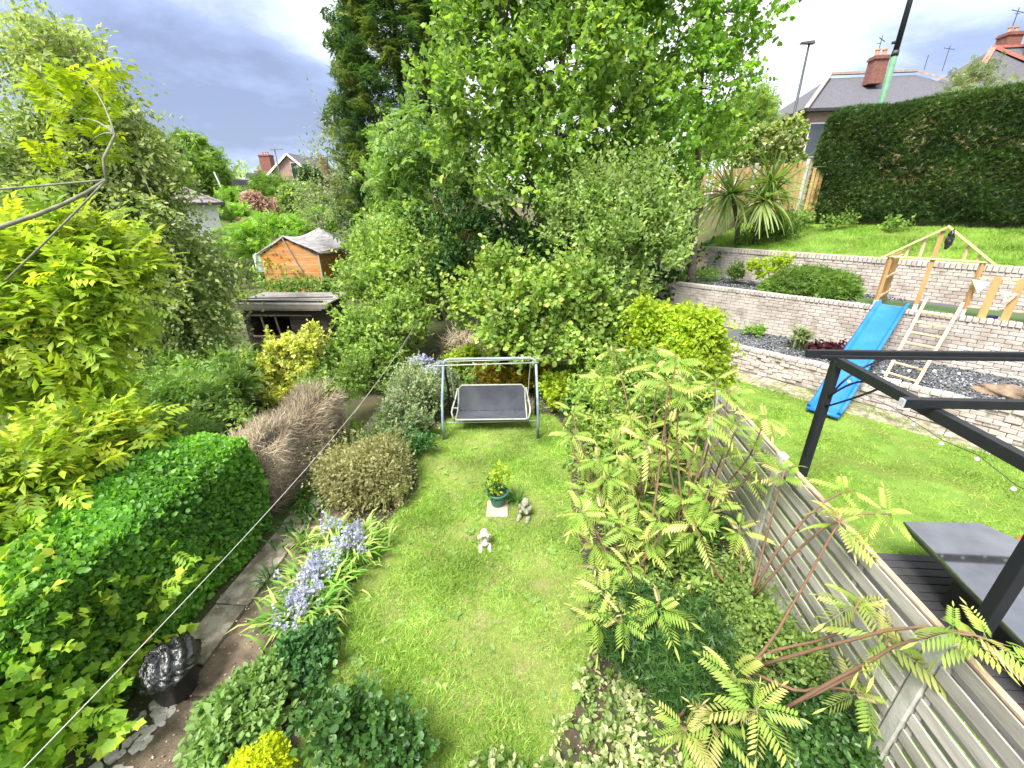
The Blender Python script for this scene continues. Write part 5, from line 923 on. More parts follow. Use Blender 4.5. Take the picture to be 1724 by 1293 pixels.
# ---------------------------------------------------------------- clipped hedges
def hedge(name,label,A,B,th,z0,z1,tp,size,n,lm,seed,cat='hedge',rnd_=.12,lum=.06,spots=None,group=None,extra=None,inset=.16,up=.25):
    A=Vector(A);B=Vector(B);d=(B-A).normalized();nn=Vector((-d.y,d.x));Ln=(B-A).length;h=z1-z0; rg=np.random.default_rng(seed)
    root=R(name,label,cat,(*((A+B)/2),z0),group); ar=np.array([Ln*h,Ln*h,Ln*th,th*h,th*h]); f=rg.choice(5,n,p=ar/ar.sum()); a,b=rg.random(n),rg.random(n)
    u=np.where(f<3,a,np.where(f==3,0,1)); w=np.where(f==0,0,np.where(f==1,1,np.where(f==2,b,a))); z=np.where(f==2,1,b)
    N_=np.zeros((n,3)); N_[f==0]=(-nn.x,-nn.y,0);N_[f==1]=(nn.x,nn.y,0);N_[f==2]=(0,0,1);N_[f==3]=(-d.x,-d.y,0);N_[f==4]=(d.x,d.y,0)
    lx,ly,lz=u*Ln-Ln/2,w*th-th/2,z*h-h/2    # rounded box
    r=rnd_; q=np.column_stack([lx,ly,lz]); hb=np.array((Ln/2,th/2,h/2)); c=np.clip(q,-(hb-r),hb-r); dv=q-c; L_=np.linalg.norm(dv,axis=1); k=L_>r; dv[k]*= (r/L_[k])[:,None]; q=c+dv
    q[:,2]=np.where(q[:,2]<-h/2+.02,-h/2+.02,q[:,2])
    W_=np.column_stack([(A+B).x/2+d.x*q[:,0]+nn.x*q[:,1],(A+B).y/2+d.y*q[:,0]+nn.y*q[:,1],z0+h/2+q[:,2]])
    dep=lum*(np.sin(W_[:,0]*3.1+W_[:,2]*2.3)+np.sin(W_[:,1]*3.7-W_[:,2]*4.1)+np.sin(W_[:,0]*7+W_[:,1]*6)*.6)+rg.normal(size=n)*.02-rg.random(n)*.08
    W_=W_+N_*dep[:,None]; ax=unit(N_*.55+np.array((0,0,up))+rg.normal(size=(n,3))*.55); nr=unit(N_*.8+np.array((0,0,.5))+rg.normal(size=(n,3))*.5)
    val=np.clip(rg.random(n)*.65+.25*(.5+.5*np.sin(W_[:,0]*2+W_[:,1]*2.6+W_[:,2]*3)),0,1)
    ch=inst(tp,W_,ax,nr,size*(.65+.7*rg.random(n)),val)
    if spots is not None:
        m_=np.zeros(n,bool)
        for (c_,r_) in spots: m_|=(np.linalg.norm((W_-np.array(c_))/np.array(r_),axis=1)<1)&(rg.random(n)<.15)
        fmesh('foliage',[inst(tp,W_[~m_],ax[~m_],nr[~m_],(size*(.65+.7*rg.random(n)))[~m_],val[~m_])],M[lm],root); fmesh('browned_sprays',[inst(tp,W_[m_],ax[m_],nr[m_],np.full(m_.sum(),size*1.1),rg.random(m_.sum()))],M['l_straw'],root)
    else: fmesh('foliage',[ch],M[lm],root)
    c=(A+B)/2; P('shade_core',MB().box((c.x,c.y,z0+(h-inset)/2),(Ln-2*inset,max(.05,th-2*inset),h-inset),math.atan2(d.y,d.x)),M['bark_d'],root)  # added solid box, bark-dark to stand in for shade between the hedge's twigs
    return root
hedge('tall_hedge','very tall dark green clipped conifer hedge above the upper lawn',hA+hn*.75-hd*.1,hA+hd*12+hn*.75,1.5,3.66,7.50,'sprig',.14,105000,'l_yew',51,rnd_=.45,lum=.035,inset=.2,up=.5,
      spots=[((12.3,17.2,6.4),(.35,.6,.55)),((12.0,17.5,5.6),(.4,.6,.5)),((13.2,16.0,6.2),(.5,.5,.25)),((13.9,15.3,6.0),(.4,.4,.2)),((12.6,16.8,5.2),(.8,.8,.3))])
hedge('privet_hedge','clipped bright green privet hedge along the path on the left',(-4.75,1.9),(-4.75,4.75),1.25,0,1.58,'round',.054,52000,'l_privet',52,rnd_=.09,lum=.04)
hedge('dead_hedge','dry grey-brown leafless stretch of hedge beyond the green privet',(-4.50,4.84),(-4.40,7.3),.55,0,1.24,'twig',.17,26000,'l_deadt',53,rnd_=.16,lum=.07,inset=.12,up=.5)
plant('privet_regrowth','green shoots creeping over the far end of the dry brown hedge',SH,[[-4.4,7.3,1.15,.3,.5,.35],[-4.3,8.1,.8,.35,.5,.5],[-4.9,5.5,1.42,.16,.2,.12]],'l_mid',[sp('oval',.07,420,6,.25)],seed=54)
cur=[[-4.05,1.75,.25,.3,.4,.28],[-4.1,2.25,.3,.25,.35,.28],[-4.6,1.9,.75,.75,.75,.62],[-5.3,2.5,1.15,.8,.8,.62],[-4.9,1.3,.75,.9,.6,.75],[-6.0,2.2,1.25,.9,.9,.7],[-4.35,2.75,.6,.5,.5,.45],[-5.9,1.3,1.2,1,.7,.7],[-4.2,1.55,.45,.45,.5,.42]]
plant('currant_bush','big lime-green currant bush with lobed leaves at the lower left',SH,cur,'l_currant',[sp('maple',.076,3600,7,.25,shell=.65,rough=.18,nup=.9,up=.35,ang=.7),sp('pinn',.17,160,3,.2,shell=.85,nup=1)],seed=55,r0=.03,ntw=40)
# ---------------------------------------------------------------- left border plants
plant('brown_shrub','rounded brown-green shrub left of the lawn, beyond the bluebells',SH,[[-3.05,5.5,.38,.66,.6,.42],[-2.8,5.9,.42,.5,.5,.36],[-3.4,5.7,.32,.45,.5,.36],[-2.6,5.4,.28,.4,.4,.3]],'l_brown',[sp('tiny',.042,4600,8,.2,shell=.75,rough=.12,up=.5),sp('twig',.2,700,2,.1,shell=.7)],seed=60)
plant('variegated_shrub','loose grey-pink variegated shrubs along the lawn edge left of the swing',SH,[[-2.9,7.3,.35,.45,.5,.42],[-3.1,8.0,.45,.5,.55,.5],[-2.65,8.3,.4,.45,.5,.42],[-2.55,7.5,.25,.35,.4,.3],[-3.2,8.9,.45,.5,.5,.5],[-2.5,9.0,.5,.5,.4,.5]],'l_varieg',[sp('oval',.055,2900,8,.2,shell=.6,rough=.2,up=.8)],seed=61,r0=.012,ntw=60)
plant('edging_shrub','small green leafy plant at the foot of the variegated shrubs',SH,[[-2.55,6.75,.15,.35,.35,.22],[-3.2,6.7,.2,.35,.4,.28]],'l_curl',[sp('oval',.06,600,6,.15,up=.6)],seed=62)
SPK=[]
for k_ in range(5):
    rg=np.random.default_rng(400+k_); m=15; V,F,A=inst('dot',rg.normal(size=(m,3))*(.020,.020,.05)-(0,0,.02),rg.normal(size=(m,3)),rg.normal(size=(m,3)),.04*(.5+.6*rg.random(m)),rg.random(m))
    o=fmesh('spike',[(V,F,A)],M['l_blue']); SPK.append(o.data); bpy.data.objects.remove(o)
def straps(name,label,cat,c,r,n,L_,lm,seed,flowers=0,up=1.1,wide=1.0,fl=.04):
    rg=np.random.default_rng(seed); root=R(name,label,cat,(c[0],c[1],0)); ch=[]
    q=np.array(c)[None]+rg.normal(size=(n,2))*np.array(r)*.5; az=rg.uniform(0,2*pi,n); tilt=rg.uniform(.15,1.1,n)*up
    # leaves lean away from the clump's middle
    o=q-np.array(c)[None]; az=np.arctan2(o[:,1],o[:,0])+rg.normal(size=n)*.8
    ax=np.column_stack([np.cos(az),np.sin(az),tilt]); V,F,A=inst('strap',np.column_stack([q,np.full(n,.01)]),ax,np.column_stack([-np.cos(az)*.4,-np.sin(az)*.4,np.ones(n)]),L_*(.6+.8*rg.random(n)),rg.random(n))
    fmesh('leaves',[(V,F,A)],M[lm],root)
    if flowers:
        k=flowers; s=np.array(c)[None]+rg.normal(size=(k,2))*np.array(r)*.42; top=np.column_stack([s+rg.normal(size=(k,2))*.05,.30+.16*rg.random(k)]); mb=MB()
        for i in range(k): mb.tube([(s[i,0],s[i,1],0),tuple(top[i]-np.array((0,0,.1))),tuple(top[i])],.0035,3,False)
        P('flower_stems',mb,M['bark_g'],root)
        for i in range(k): o=link('flower_spike',SPK[i%5],root,Vector(top[i])-WL[root.name]); o.rotation_euler=(rg.uniform(-.3,.3),rg.uniform(-.3,.3),rg.uniform(0,6)); o.scale=(1,1,rg.uniform(.8,1.2))
    return root
straps('bluebell_clump','bluebell clump nearest the parsley, pale blue flowers over strap leaves','bluebells',(-2.78,3.2),(.30,.30),330,.34,'l_strapl',70,34)
straps('bluebell_clump','biggest bluebell clump, in the middle of the row by the path','bluebells',(-2.85,3.62),(.32,.34),330,.33,'l_strapl',71,46)
straps('bluebell_clump','bluebell clump furthest from the path, just before the brown shrub','bluebells',(-2.62,4.2),(.30,.34),320,.34,'l_strapl',72,40)
straps('bluebell_clump','small bluebell clump beside the path left of the brown shrub','bluebells',(-3.08,4.45),(.14,.22),90,.26,'l_strapl',73,12)
straps('strap_leaf_clump','green grassy leaves growing at the path edge under the dry hedge','leaf clump',(-3.75,5.6),(.3,1.3),260,.3,'l_strapd',74)
straps('strap_leaf_clump','small tuft of long leaves on the path beside the bluebells','leaf clump',(-3.55,3.7),(.12,.16),40,.2,'l_strapd',75)
straps('strap_leaf_clump','bright long-leaved tuft on the path just beyond the bluebells','leaf clump',(-3.45,4.35),(.1,.16),34,.24,'l_strapl',76)
straps('strap_leaf_clump','tall dark iris leaves against the slatted fence, right border','leaf clump',(2.2,5.1),(.3,.45),170,.55,'l_strapd',77,up=2.2)
straps('strap_leaf_clump','fine-leaved grassy clump below the bramble, right of the swing','leaf clump',(.75,10.2),(.3,.3),120,.6,'l_strapl',78,up=2)
plant('lilac_flowers','pale lilac-blue flower heads beside the left leg of the swing','flowers',[[-2.55,8.95,.98,.22,.2,.12],[-3.1,9.3,.98,.3,.2,.12]],'l_blue',[sp('dot',.05,150,6,.08)],seed=79)
plant('parsley_plant','dark blue-green curly-leaved plant at the near end of the bluebells','herb',[[-2.5,2.78,.16,.30,.26,.22],[-2.3,2.6,.12,.2,.18,.16],[-2.6,2.55,.1,.25,.2,.18]],'l_curl',[sp('dot',.035,1500,7,.08,shell=.7,up=.5),sp('maple',.05,500,5,.1,shell=.7)],seed=80)
plant('sage_bush','soft grey-green broad-leaved sage mound beside the path',SH,[[-2.86,2.08,.18,.25,.28,.24],[-2.68,2.36,.18,.24,.24,.23],[-2.78,1.85,.16,.25,.24,.22],[-2.58,2.12,.14,.2,.2,.18]],'l_sage',[sp('oval',.062,1150,7,.10,shell=.75,rough=.1,up=.5,nup=.7)],seed=81)
plant('golden_shrub','small vivid yellow mounded shrub at the bottom edge',SH,[[-2.33,1.72,.16,.24,.24,.22]],'l_acid',[sp('oval',.024,1600,7,.05,shell=.85,rough=.06,up=.6)],seed=82)
plant('rose_bush','dark glossy round-leaved rose bush at the bottom, left half',SH,[[-1.6,1.88,.30,.24,.22,.28],[-1.28,1.92,.28,.26,.2,.26],[-1.85,2.02,.26,.22,.2,.24],[-1.05,1.85,.2,.2,.2,.2],[-1.5,2.12,.42,.12,.12,.16],[-1.75,2.2,.35,.1,.1,.14]],'l_rose',[sp('round',.052,440,7,.16,shell=.4,rough=.2,up=.6,nup=.9,ang=.6)],seed=83,r0=.012,ntw=40,base=(-1.45,2.0,0))
gc=[[.45,2.35,.02,.3,.3,.1],[.8,2.75,.03,.35,.4,.12],[.85,3.3,.02,.3,.35,.1],[-.55,1.75,.03,.45,.25,.14],[-.1,1.72,.03,.4,.25,.15],[.35,1.9,.03,.35,.3,.16],[.75,2.2,.04,.3,.35,.16],[-.9,1.6,.02,.3,.2,.12],[.9,1.8,.05,.5,.35,.18],[1.4,1.75,.05,.5,.35,.18]]
plant('creamy_groundcover','cream and pale green variegated leaves along the bottom lawn edge','ground cover',gc,'l_cream',[sp('oval',.055,1250,5,.1,shell=.5,up=.7,nup=1)],seed=84)
# ---------------------------------------------------------------- right border plants
plant('yew_bush','low dark prickly evergreen bush near the bottom of the lawn, right side',SH,[[1.05,2.95,.28,.45,.45,.36],[1.45,2.7,.30,.45,.45,.38],[1.0,3.35,.15,.35,.35,.22],[1.5,3.2,.2,.4,.4,.28]],'l_dark',[sp('sprig',.09,4800,3,.16,shell=.7,rough=.15,up=1.2,out=.5),sp('tiny',.03,900,3,.05,shell=.95,up=1.2)],seed=90)
plant('glossy_shrub','small glossy dark-leaved shrub at the foot of the fence, bottom right',SH,[[2.25,2.0,.2,.45,.4,.28],[1.95,1.75,.2,.45,.35,.28],[2.5,2.45,.15,.3,.45,.24],[1.7,2.15,.2,.4,.35,.3]],'l_rose',[sp('oval',.045,2300,6,.12,shell=.6,up=.5)],seed=91)
plant('box_shrub','loose light green small-leaved shrubs between the sumac stems',SH,[[1.5,4.3,.2,.55,.5,.34],[2.2,3.6,.2,.5,.6,.34],[1.9,3.0,.2,.45,.4,.34],[2.4,3.0,.2,.35,.5,.3],[1.25,3.8,.15,.35,.4,.2]],'l_bedg',[sp('oval',.04,3000,6,.15,shell=.5,up=.5,bias=.2),sp('round',.05,350,5,.15,shell=.7,nup=1.2)],seed=92)
plant('border_shrub','leafy mid-green border shrubs between the swing and the golden mound',SH,PL['bedshrub'],'l_brambl',[sp('oval',.075,2000,6,.28,shell=.6,rough=.2,up=.5,nup=.8)],seed=93,r0=.02,ntw=40)
plant('pale_border_plant','pale yellow-green leafy plant just right of the swing',SH,[[.35,9.0,.3,.38,.4,.32],[.1,9.4,.35,.35,.35,.32],[.6,9.5,.4,.4,.35,.3]],'l_gold',[sp('round',.075,420,6,.14,shell=.6,nup=1)],seed=94)
plant('aquilegia','blue-green soft leafy plant at the lawn edge right of the swing','plant',[[.95,8.3,.35,.4,.36,.3],[1.15,8.9,.45,.35,.36,.3]],'l_curl',[sp('maple',.06,650,6,.15,shell=.6,nup=1)],seed=95)
def fern(c,L_,n,seed,label):
    rg=np.random.default_rng(seed); root=R('fern',label,'fern',(c[0],c[1],0)); az=np.linspace(0,2*pi,n,endpoint=False)+rg.normal(size=n)*.2
    V,F,A=inst('fern',np.tile(np.array((*c,.03)),(n,1)),np.column_stack([np.cos(az),np.sin(az),rg.uniform(.8,1.6,n)]),np.column_stack([-np.cos(az),-np.sin(az),np.ones(n)]),L_*(.7+.5*rg.random(n)),rg.random(n)); fmesh('fronds',[(V,F,A)],M['l_feather'],root)
fern((.45,10.1),.9,13,5,'upright green fern right of the swing under the bramble'); fern((1.3,10.5),.8,11,6,'dark green fern in the shade right of the first fern')
plant('olive_conifer','low olive-gold conifer directly behind the swing seat',SH,[[-.95,9.9,.55,.62,.5,.5],[-.55,10.0,.55,.6,.5,.52],[-1.35,9.9,.45,.45,.4,.42]],'l_olive',[sp('sprig',.13,3400,4,.2,shell=.75,rough=.1,up=.5)],seed=96)
plant('lime_perennial','lime-yellow leafy plant behind the left side of the swing','plant',[[-2.55,10.6,.35,.45,.4,.35],[-2.2,10.9,.45,.3,.3,.4]],'l_gold',[sp('oval',.07,520,6,.16,shell=.5,up=.8)],seed=97)
plant('dry_brush','heap of dry brown twigs beyond the washing-line post','brushwood',[[-2.7,12.2,.4,.7,.6,.45],[-2.0,12.6,.4,.5,.5,.4]],'l_deadt',[sp('twig',.4,500,3,.2,shell=.3)],seed=98)
plant('low_border_plants','mixed low green plants behind the swing',SH,[[-1.9,9.9,.2,.5,.4,.25],[.0,10.4,.2,.5,.4,.3],[-.6,10.8,.4,.8,.3,.5],[-1.7,11.2,.3,.7,.5,.35],[-3.9,9.6,.25,.4,.8,.35],[-4.1,11,.4,.4,.8,.5]],'l_mid',[sp('oval',.07,1500,6,.2,shell=.5,up=.6)],seed=99)
plant('border_weeds','sparse small weeds on the dark soil between lawn and fence','weeds',[[.95,4.9,-.02,.4,.7,.12],[1.4,6.2,-.02,.6,.8,.2],[.8,6.3,-.02,.25,.5,.1],[.9,4.1,-.02,.3,.5,.1]],'l_mid',[sp('oval',.04,900,5,.08,shell=.2,up=.9)],seed=100)
plant('path_weeds','green weeds along the foot of the dry hedge by the path','weeds',[[-3.95,5.3,.0,.3,.7,.16],[-3.9,6.8,.0,.35,.9,.22],[-3.55,4.6,-.02,.12,.5,.08],[-3.62,3.5,-.03,.07,.6,.06],[-3.5,8,.05,.3,.8,.2]],'l_mid',[sp('oval',.05,800,5,.08,shell=.3,up=.9)],seed=101)
wl=[(p[0],p[1]) for p in LAWN]
rgw=np.random.default_rng(8); q=np.array((-2.4,1.4))+rgw.random((900,2))*(3.1,7.2); q=q[inpoly(q,wl)][:170]; k=len(q); m=6
pos=np.repeat(np.column_stack([q,np.full(k,.012)]),m,0); az=rgw.uniform(0,2*pi,k*m); V,F,A=inst('oval',pos,np.column_stack([np.cos(az),np.sin(az),np.full(k*m,.35)]),np.tile((0,0,1.),(k*m,1)),np.repeat(.03+.05*rgw.random(k),m)*(.6+.7*rgw.random(k*m)),rgw.random(k*m)); fmesh('lawn_weeds',[(V,F,A)],M['l_feather'],kind='stuff')
# fallen bits and small weeds on soil and paths
def litter(name,poly,n,z,size,m,seed,tp='tiny',flat_=1.0):
    rg=np.random.default_rng(seed); pa=np.array(poly); lo,hi=pa.min(0),pa.max(0); q=lo+rg.random((n*2,2))*(hi-lo); q=q[inpoly(q,poly)][:n]; k=len(q)
    fmesh(name,[inst(tp,np.column_stack([q,z+rg.random(k)*.012]),np.column_stack([rg.normal(size=(k,2)),rg.random(k)*.25]),np.column_stack([rg.normal(size=(k,2))*.35,np.ones(k)]),size*(.4+rg.random(k)),rg.random(k))],m,kind='stuff')
PA=[(-4.05,.9),(-3.04,.9),(-3.04,9),(-4.05,9)]
M['l_lit']=leafmat('leaf_litter',[(.10,.07,.04),(.22,.16,.09),(.40,.33,.20),(.60,.55,.42)],0,.8)
litter('path_litter',PA,1700,.026,.022,M['l_lit'],501)
litter('path_litter',[(-4.03,2.4),(-3.62,2.4),(-3.62,9),(-4.03,9)],500,.06,.02,M['l_lit'],502)
BR=[(.35,2.3),(.7,3.4),(.58,4.3),(.5,5.5),(.6,7.1),(.6,8.2),(1.2,9.4),(2.75,9.4),(2.78,1.3),(.3,1.3)]
litter('border_litter',BR,6000,.004,.035,M['l_lit'],503); litter('border_seedlings',BR,5200,.012,.05,M['l_feather'],504,'oval')
litter('border_litter',[(-3.0,1),(-2.1,1),(-2.3,3),(-2.45,4.5),(-2.2,5.8),(-2.5,7),(-2.2,8.6),(-.9,8.9),(.3,8.8),(.6,12),(-3.2,12)],5000,.004,.035,M['l_lit'],505)
litter('border_seedlings',[(-3.0,1),(-2.1,1),(-2.3,3),(-2.45,4.5),(-2.2,5.8),(-2.5,7),(-2.2,8.6),(-.9,8.9),(.3,8.8),(.6,12),(-3.2,12)],4200,.012,.05,M['l_feather'],506,'oval')
plant('lawn_edge_plants','straggling low weeds blurring the right edge of the lawn','weeds',[[.6,5.0,-.02,.25,.9,.08],[.62,6.8,-.02,.22,.8,.1],[.7,3.7,-.02,.25,.5,.08],[.5,2.7,-.02,.3,.4,.09],[.7,7.9,.0,.3,.4,.14]],'l_feather',[sp('oval',.05,700,6,.08,shell=.2,up=.9)],seed=507)
plant('border_cover','patchy light green ground plants beneath the sumac stems','ground cover',[[1.2,4.4,.1,.4,.6,.25],[2.0,3.6,.2,.5,.6,.35],[1.7,2.3,.2,.5,.3,.3],[1.1,5.9,.15,.4,.8,.3],[1.3,5.3,.0,.6,.9,.15],[1.9,6.2,.05,.7,.8,.25],[2.1,4.4,.05,.6,.8,.2],[1.2,6.6,.0,.5,.6,.15],[2.3,7.2,.1,.6,.7,.3]],'l_mid',[sp('oval',.055,1500,6,.12,shell=.2,up=.8)],seed=508)
# pot plants and slate bed plants
t=R('pot_plant','leafy green and cream plants growing in the green flowerpot','pot plant',(-.73,5.4,.26)); fmesh('foliage',[leaves([[-.73,5.42,.36,.15,.14,.16],[-.68,5.48,.52,.10,.1,.16]],'oval',.05,70,5,.12,301,up=.9)[0]],M['l_gold'],t); fmesh('dark_leaves',[leaves([[-.78,5.42,.32,.15,.14,.1]],'oval',.05,30,4,.1,302,up=.9)[0]],M['l_rose'],t)
straps('tussock','small tuft of leaves on the lawn right of the flowerpot','leaf clump',(-.42,5.48),(.08,.08),30,.22,'l_strapd',303)
plant('juniper_mound','wide low round juniper on the middle brick terrace','shrub',[[8.15,14.0,1.95,1.0,.75,.56],[8.65,13.6,1.95,.75,.6,.48],[7.6,14.3,1.85,.6,.5,.35]],'l_round',[sp('sprig',.14,4200,5,.14,shell=.88,rough=.04,up=.4)],seed=110)
plant('rhododendron','yellow-green open shrub in the middle terrace left of the round juniper',SH,[[7.45,15.1,2.45,.32,.3,.28],[7.1,15.35,2.35,.28,.26,.25],[7.85,15.0,2.5,.3,.28,.22],[7.3,15.0,2.15,.3,.28,.2]],'l_gold',[sp('oval',.10,170,7,.14,shell=.6,up=.7)],seed=111,r0=.03,ntw=30,base=(7.4,15.1,1.78))
plant('dark_shrub','small dark bronze-green shrub at the left end of the middle terrace',SH,[[6.75,15.9,2.08,.30,.28,.32]],'l_bedg',[sp('oval',.06,320,7,.12,shell=.6)],seed=112,r0=.02,ntw=10,base=(6.75,15.9,1.78))
plant('low_green_shrub','tiny yellow-green shrub in the lower slate bed, leftmost there',SH,[[6.5,13.15,.74,.26,.24,.16]],'l_lime',[sp('oval',.05,220,6,.1,shell=.6)],seed=113)
plant('leafy_edge_plants','small mixed plants at the left end of the middle terrace',SH,[[5.9,16.3,1.9,.6,.4,.22],[5.2,16.2,1.9,.5,.4,.3]],'l_feather',[sp('oval',.06,420,6,.15)],seed=114)
plant('heuchera','dark maroon leafy plant in the lower slate bed beside the slide','plant',[[7.75,11.15,.72,.42,.36,.2],[7.45,11.35,.70,.3,.28,.16]],'l_maroon',[sp('round',.085,430,5,.1,shell=.6,nup=1)],seed=115)
def tussock(name,label,c,z,L_,n,lm,seed):
    rg=np.random.default_rng(seed); root=R(name,label,'ornamental grass',(*c,z)); az=rg.uniform(0,2*pi,n); V,F,A=inst('strap',np.column_stack([c[0]+rg.normal(size=n)*.06,c[1]+rg.normal(size=n)*.06,np.full(n,z)]),np.column_stack([np.cos(az),np.sin(az),rg.uniform(.5,2.6,n)]),np.column_stack([-np.cos(az)*.5,-np.sin(az)*.5,np.ones(n)]),L_*(.6+.6*rg.random(n)),rg.random(n))
    c0=np.repeat(np.column_stack([c[0]+0*az,c[1]+0*az]),7,0); fmesh('blades',[(V,F,A)],M[lm],root)
tussock('ornamental_grass','pale green tufted grass in the lower slate bed, left of the maroon plant',(7.2,12.0),.6,.62,260,'l_varieg',116)
tussock('ornamental_grass','dry straw-coloured tufted grass in the slate bed at the right edge',(10.0,8.15),.6,.62,420,'l_straw',117)
tussock('ornamental_grass','second dry straw tuft, partly out of frame at the right edge',(10.5,7.6),.6,.6,300,'l_straw',118)
plant('hedge_foot_plants','low green weeds at the foot of the tall dark hedge','weeds',[[10.0,18.5,3.75,.5,.4,.3],[10.9,17.6,3.65,.6,.3,.2],[12.0,16.4,3.6,.6,.4,.14],[9.3,18.3,3.5,.6,.5,.4]],'l_mid',[sp('oval',.10,420,5,.2)],seed=119)
plant('laurel_bush','dark green bush under the spiky cordylines on the top lawn',SH,[[8.5,17.7,3.3,.8,.6,.5],[7.9,17.6,3.1,.6,.5,.4],[9.0,18.3,3.5,.6,.5,.5]],'l_round',[sp('oval',.07,1300,6,.25)],seed=120)
# cordylines: every big leaf is a part
V,F=TP['strap']; 
def strapmesh(k):
    bend=(.25,.6,1.1)[k]; vs=[];fs=[];n=7
    for i in range(n+1):
        u=i/n; w=.028*(1-.85*u)*(.6+1.2*min(u*4,1)*.4); x=sin(u*bend)/bend*1.0 if bend else u; z=-(1-cos(u*bend))/bend; z*=1.2
        vs+=[(x,w,z+.006),(x,0,z),(x,-w,z+.006)]
    for i in range(n):
        o=i*3; fs+=[(o,o+3,o+4,o+1),(o+1,o+4,o+5,o+2)]
    me=bpy.data.meshes.new('leaf'); me.from_pydata(vs,[],fs); me.materials.append(M['l_palm']); at=me.attributes.new('v','FLOAT','POINT'); at.data.foreach_set('value',[(.15,.55,.95)[k]]*len(vs)); return me
SM=[strapmesh(k) for k in range(3)]
def dirmat(d,up=Vector((0,0,1)),roll=0):
    x=d.normalized(); y=up.cross(x); y=y.normalized() if y.length>1e-3 else Vector((0,1,0)); z=x.cross(y); return Matrix((x,y,z)).transposed()@Matrix.Rotation(roll,3,'X')
rc=random.Random(4)
def cordyline(label,base,heads,n):
    root=R('cordyline_palm',label,'palm tree',base); mb=MB()
    for h in heads:
        mb.tube(bez(base,(base[0],base[1],(base[2]+h[2])/2),h[:3],6),[.10,.09,.085,.08,.08,.09],8)
        for i in range(n):
            az=rc.uniform(0,2*pi); el=rc.triangular(-1.15,1.45,-.1); d=Vector((cos(az)*cos(el),sin(az)*cos(el),sin(el))); k=0 if el>.7 else (1 if el>0 else 2)
            o=link('leaf',SM[k],root,Vector(h[:3])+d*.05-WL[root.name]); s=rc.uniform(.75,1.15)*h[3] if len(h)>3 else 1; Mx=dirmat(d,roll=rc.uniform(-.4,.4)).to_4x4(); o.rotation_euler=Mx.to_euler(); o.scale=(s,s*1.5,s*(1 if el>-.3 else .35))
    P('trunk',mb,M['bark'],root,smooth=True)
cordyline('left spiky cordyline palm in front of the board fence',(7.4,17.9,2.9),[(6.75,17.6,4.7,1.5)],150)
cordyline('right, fuller spiky cordyline palm, nearer the tall hedge',(8.0,17.7,2.95),[(7.8,17.2,4.5,1.5),(8.05,17.5,5.1,1.4)],115)
# ---------------------------------------------------------------- sumac: every frond is a part
def frondmesh(k,cols):
    V,F=pinn(8,.33,.040,.42,tri4=True,arch=.38+.16*k); me=bpy.data.meshes.new('frond'); me.from_pydata(V.tolist(),[],F.tolist()); me.materials.append(M['l_sum'])
    t=np.clip(V[:,0]*.35+cols+ (np.abs(V[:,1])>.1)*.08,0,1); at=me.attributes.new('v','FLOAT','POINT'); at.data.foreach_set('value',t.astype(np.float32)); return me
M['l_sum']=leafmat('leaf_sumac',[(.17,.32,.04),(.28,.43,.07),(.44,.50,.12),(.60,.52,.24),(.55,.38,.25)],.42,.5)
FM=[frondmesh(k,c) for k,c in ((0,.0),(1,.12),(2,.25),(0,.40),(1,.58))]
bases=[(2.05,2.72),(2.0,2.35),(1.35,2.6),(1.75,4.3),(1.55,5.4),(2.25,5.0),(2.3,3.5),(1.0,5.3),(1.15,3.9),(1.9,6.3),(2.35,6.1)]
bl=['by the big concrete post, over the table','at the bottom right over the near fence panel','over the dark evergreen bush at the bottom','before the iris leaves at mid border','in the middle of the border beside the lawn','reaching over the far fence panel','over the middle fence panel','nearest the lawn edge below the swing','leaning over the lawn above the dark bush','in front of the border shrubs','just before the golden creeper']
hd_=PL['heads']; asg={i:[] for i in range(len(bases))}
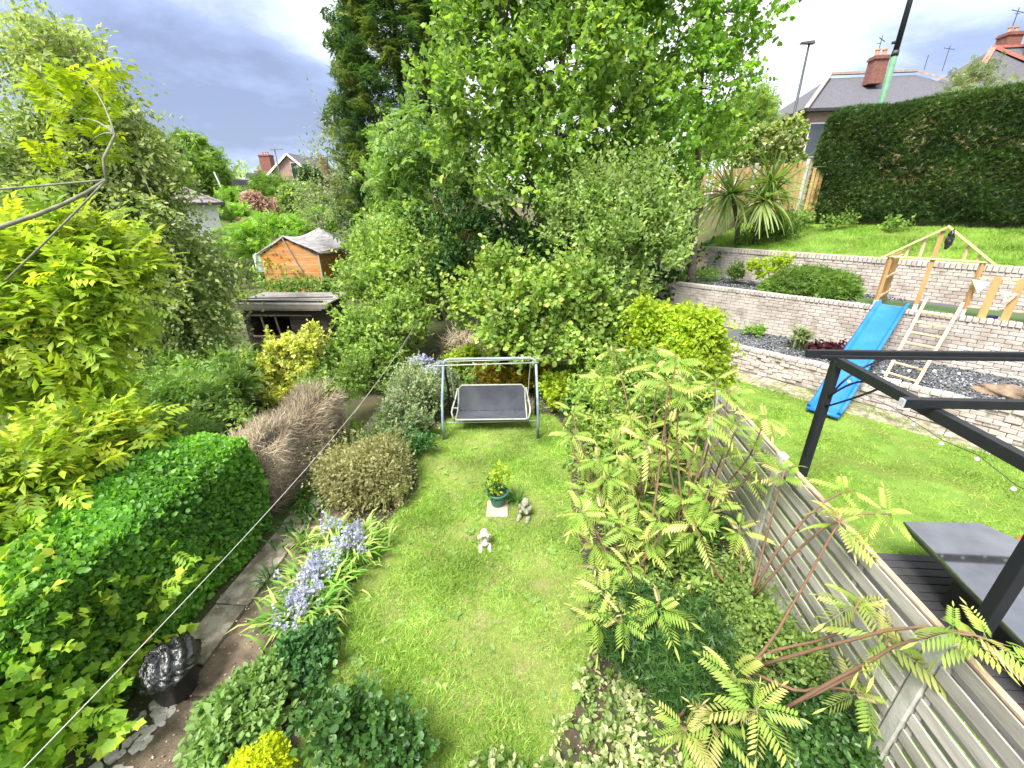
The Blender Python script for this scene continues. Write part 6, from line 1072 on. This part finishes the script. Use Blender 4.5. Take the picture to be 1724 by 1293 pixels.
for h in hd_:
    i=min(range(len(bases)),key=lambda i:math.hypot(h[0]-bases[i][0],h[1]-bases[i][1])+.35*len(asg[i])*.3); asg[i].append(h)
rs=random.Random(21)
for i,(b,hs) in enumerate(asg.items()):
    if not hs: continue
    bx,by=bases[b]; root=R('sumac','young sumac '+bl[b],'sumac',(bx,by,0)); mb=MB()
    zc=min(h[2] for h in hs)*.42; fork=Vector((bx+rs.uniform(-.1,.1),by+rs.uniform(-.1,.1),max(.25,zc))); mb.tube([(bx,by,-.02),tuple((Vector((bx,by,0))+fork)/2+Vector((.03,.02,0))),tuple(fork)],[.030,.025,.021],8)
    for h in hs:
        hv=Vector(h); m=(fork+hv)/2+Vector(((hv.x-fork.x)*.22,(hv.y-fork.y)*.22,-.10)) if hv.x<2.7 else Vector((2.5,(fork.y*.4+hv.y*.6),max(hv.z,2.0)-.12)); bz=bez(fork,m,hv,8); wj=Vector((rs.uniform(-.07,.07),rs.uniform(-.07,.07),0)); bz=[p_+wj*sin(pi*2*i_/7)*(1 if i_ else 0)+Vector((rs.uniform(-.008,.008),rs.uniform(-.008,.008),0))*(0<i_<7) for i_,p_ in enumerate(bz)]
        mb.tube(bz,[.0165-.0013*j for j in range(8)],7); end=(hv-m).normalized()
        dep=(hv-Vector((0,0,4.5))).length; n=rs.randint(6,9); a0=rs.uniform(0,6)
        for j in range(n):
            az=a0+2*pi*j/n*1.0+rs.uniform(-.25,.25); el=rs.uniform(-.45,.45) if j%4 else rs.uniform(.6,1.2); d=Vector((cos(az)*cos(el),sin(az)*cos(el),sin(el)))+end*.25
            back=rs.uniform(0,.13); k=min(4,max(0,int(rs.gauss(1.0 if el<.7 else 3,1.0)))); o=link('frond',FM[k],root,hv-end*back-WL[root.name]); o.rotation_euler=dirmat(d,roll=rs.uniform(-.45,.45)).to_euler(); s=rs.uniform(.21,.35)*(1 if el<.7 else .65); o.scale=(s,s*rs.uniform(.75,1.15),s*rs.uniform(.7,1.8))
    P('stems',mb,M['bark_r'],root,smooth=True)
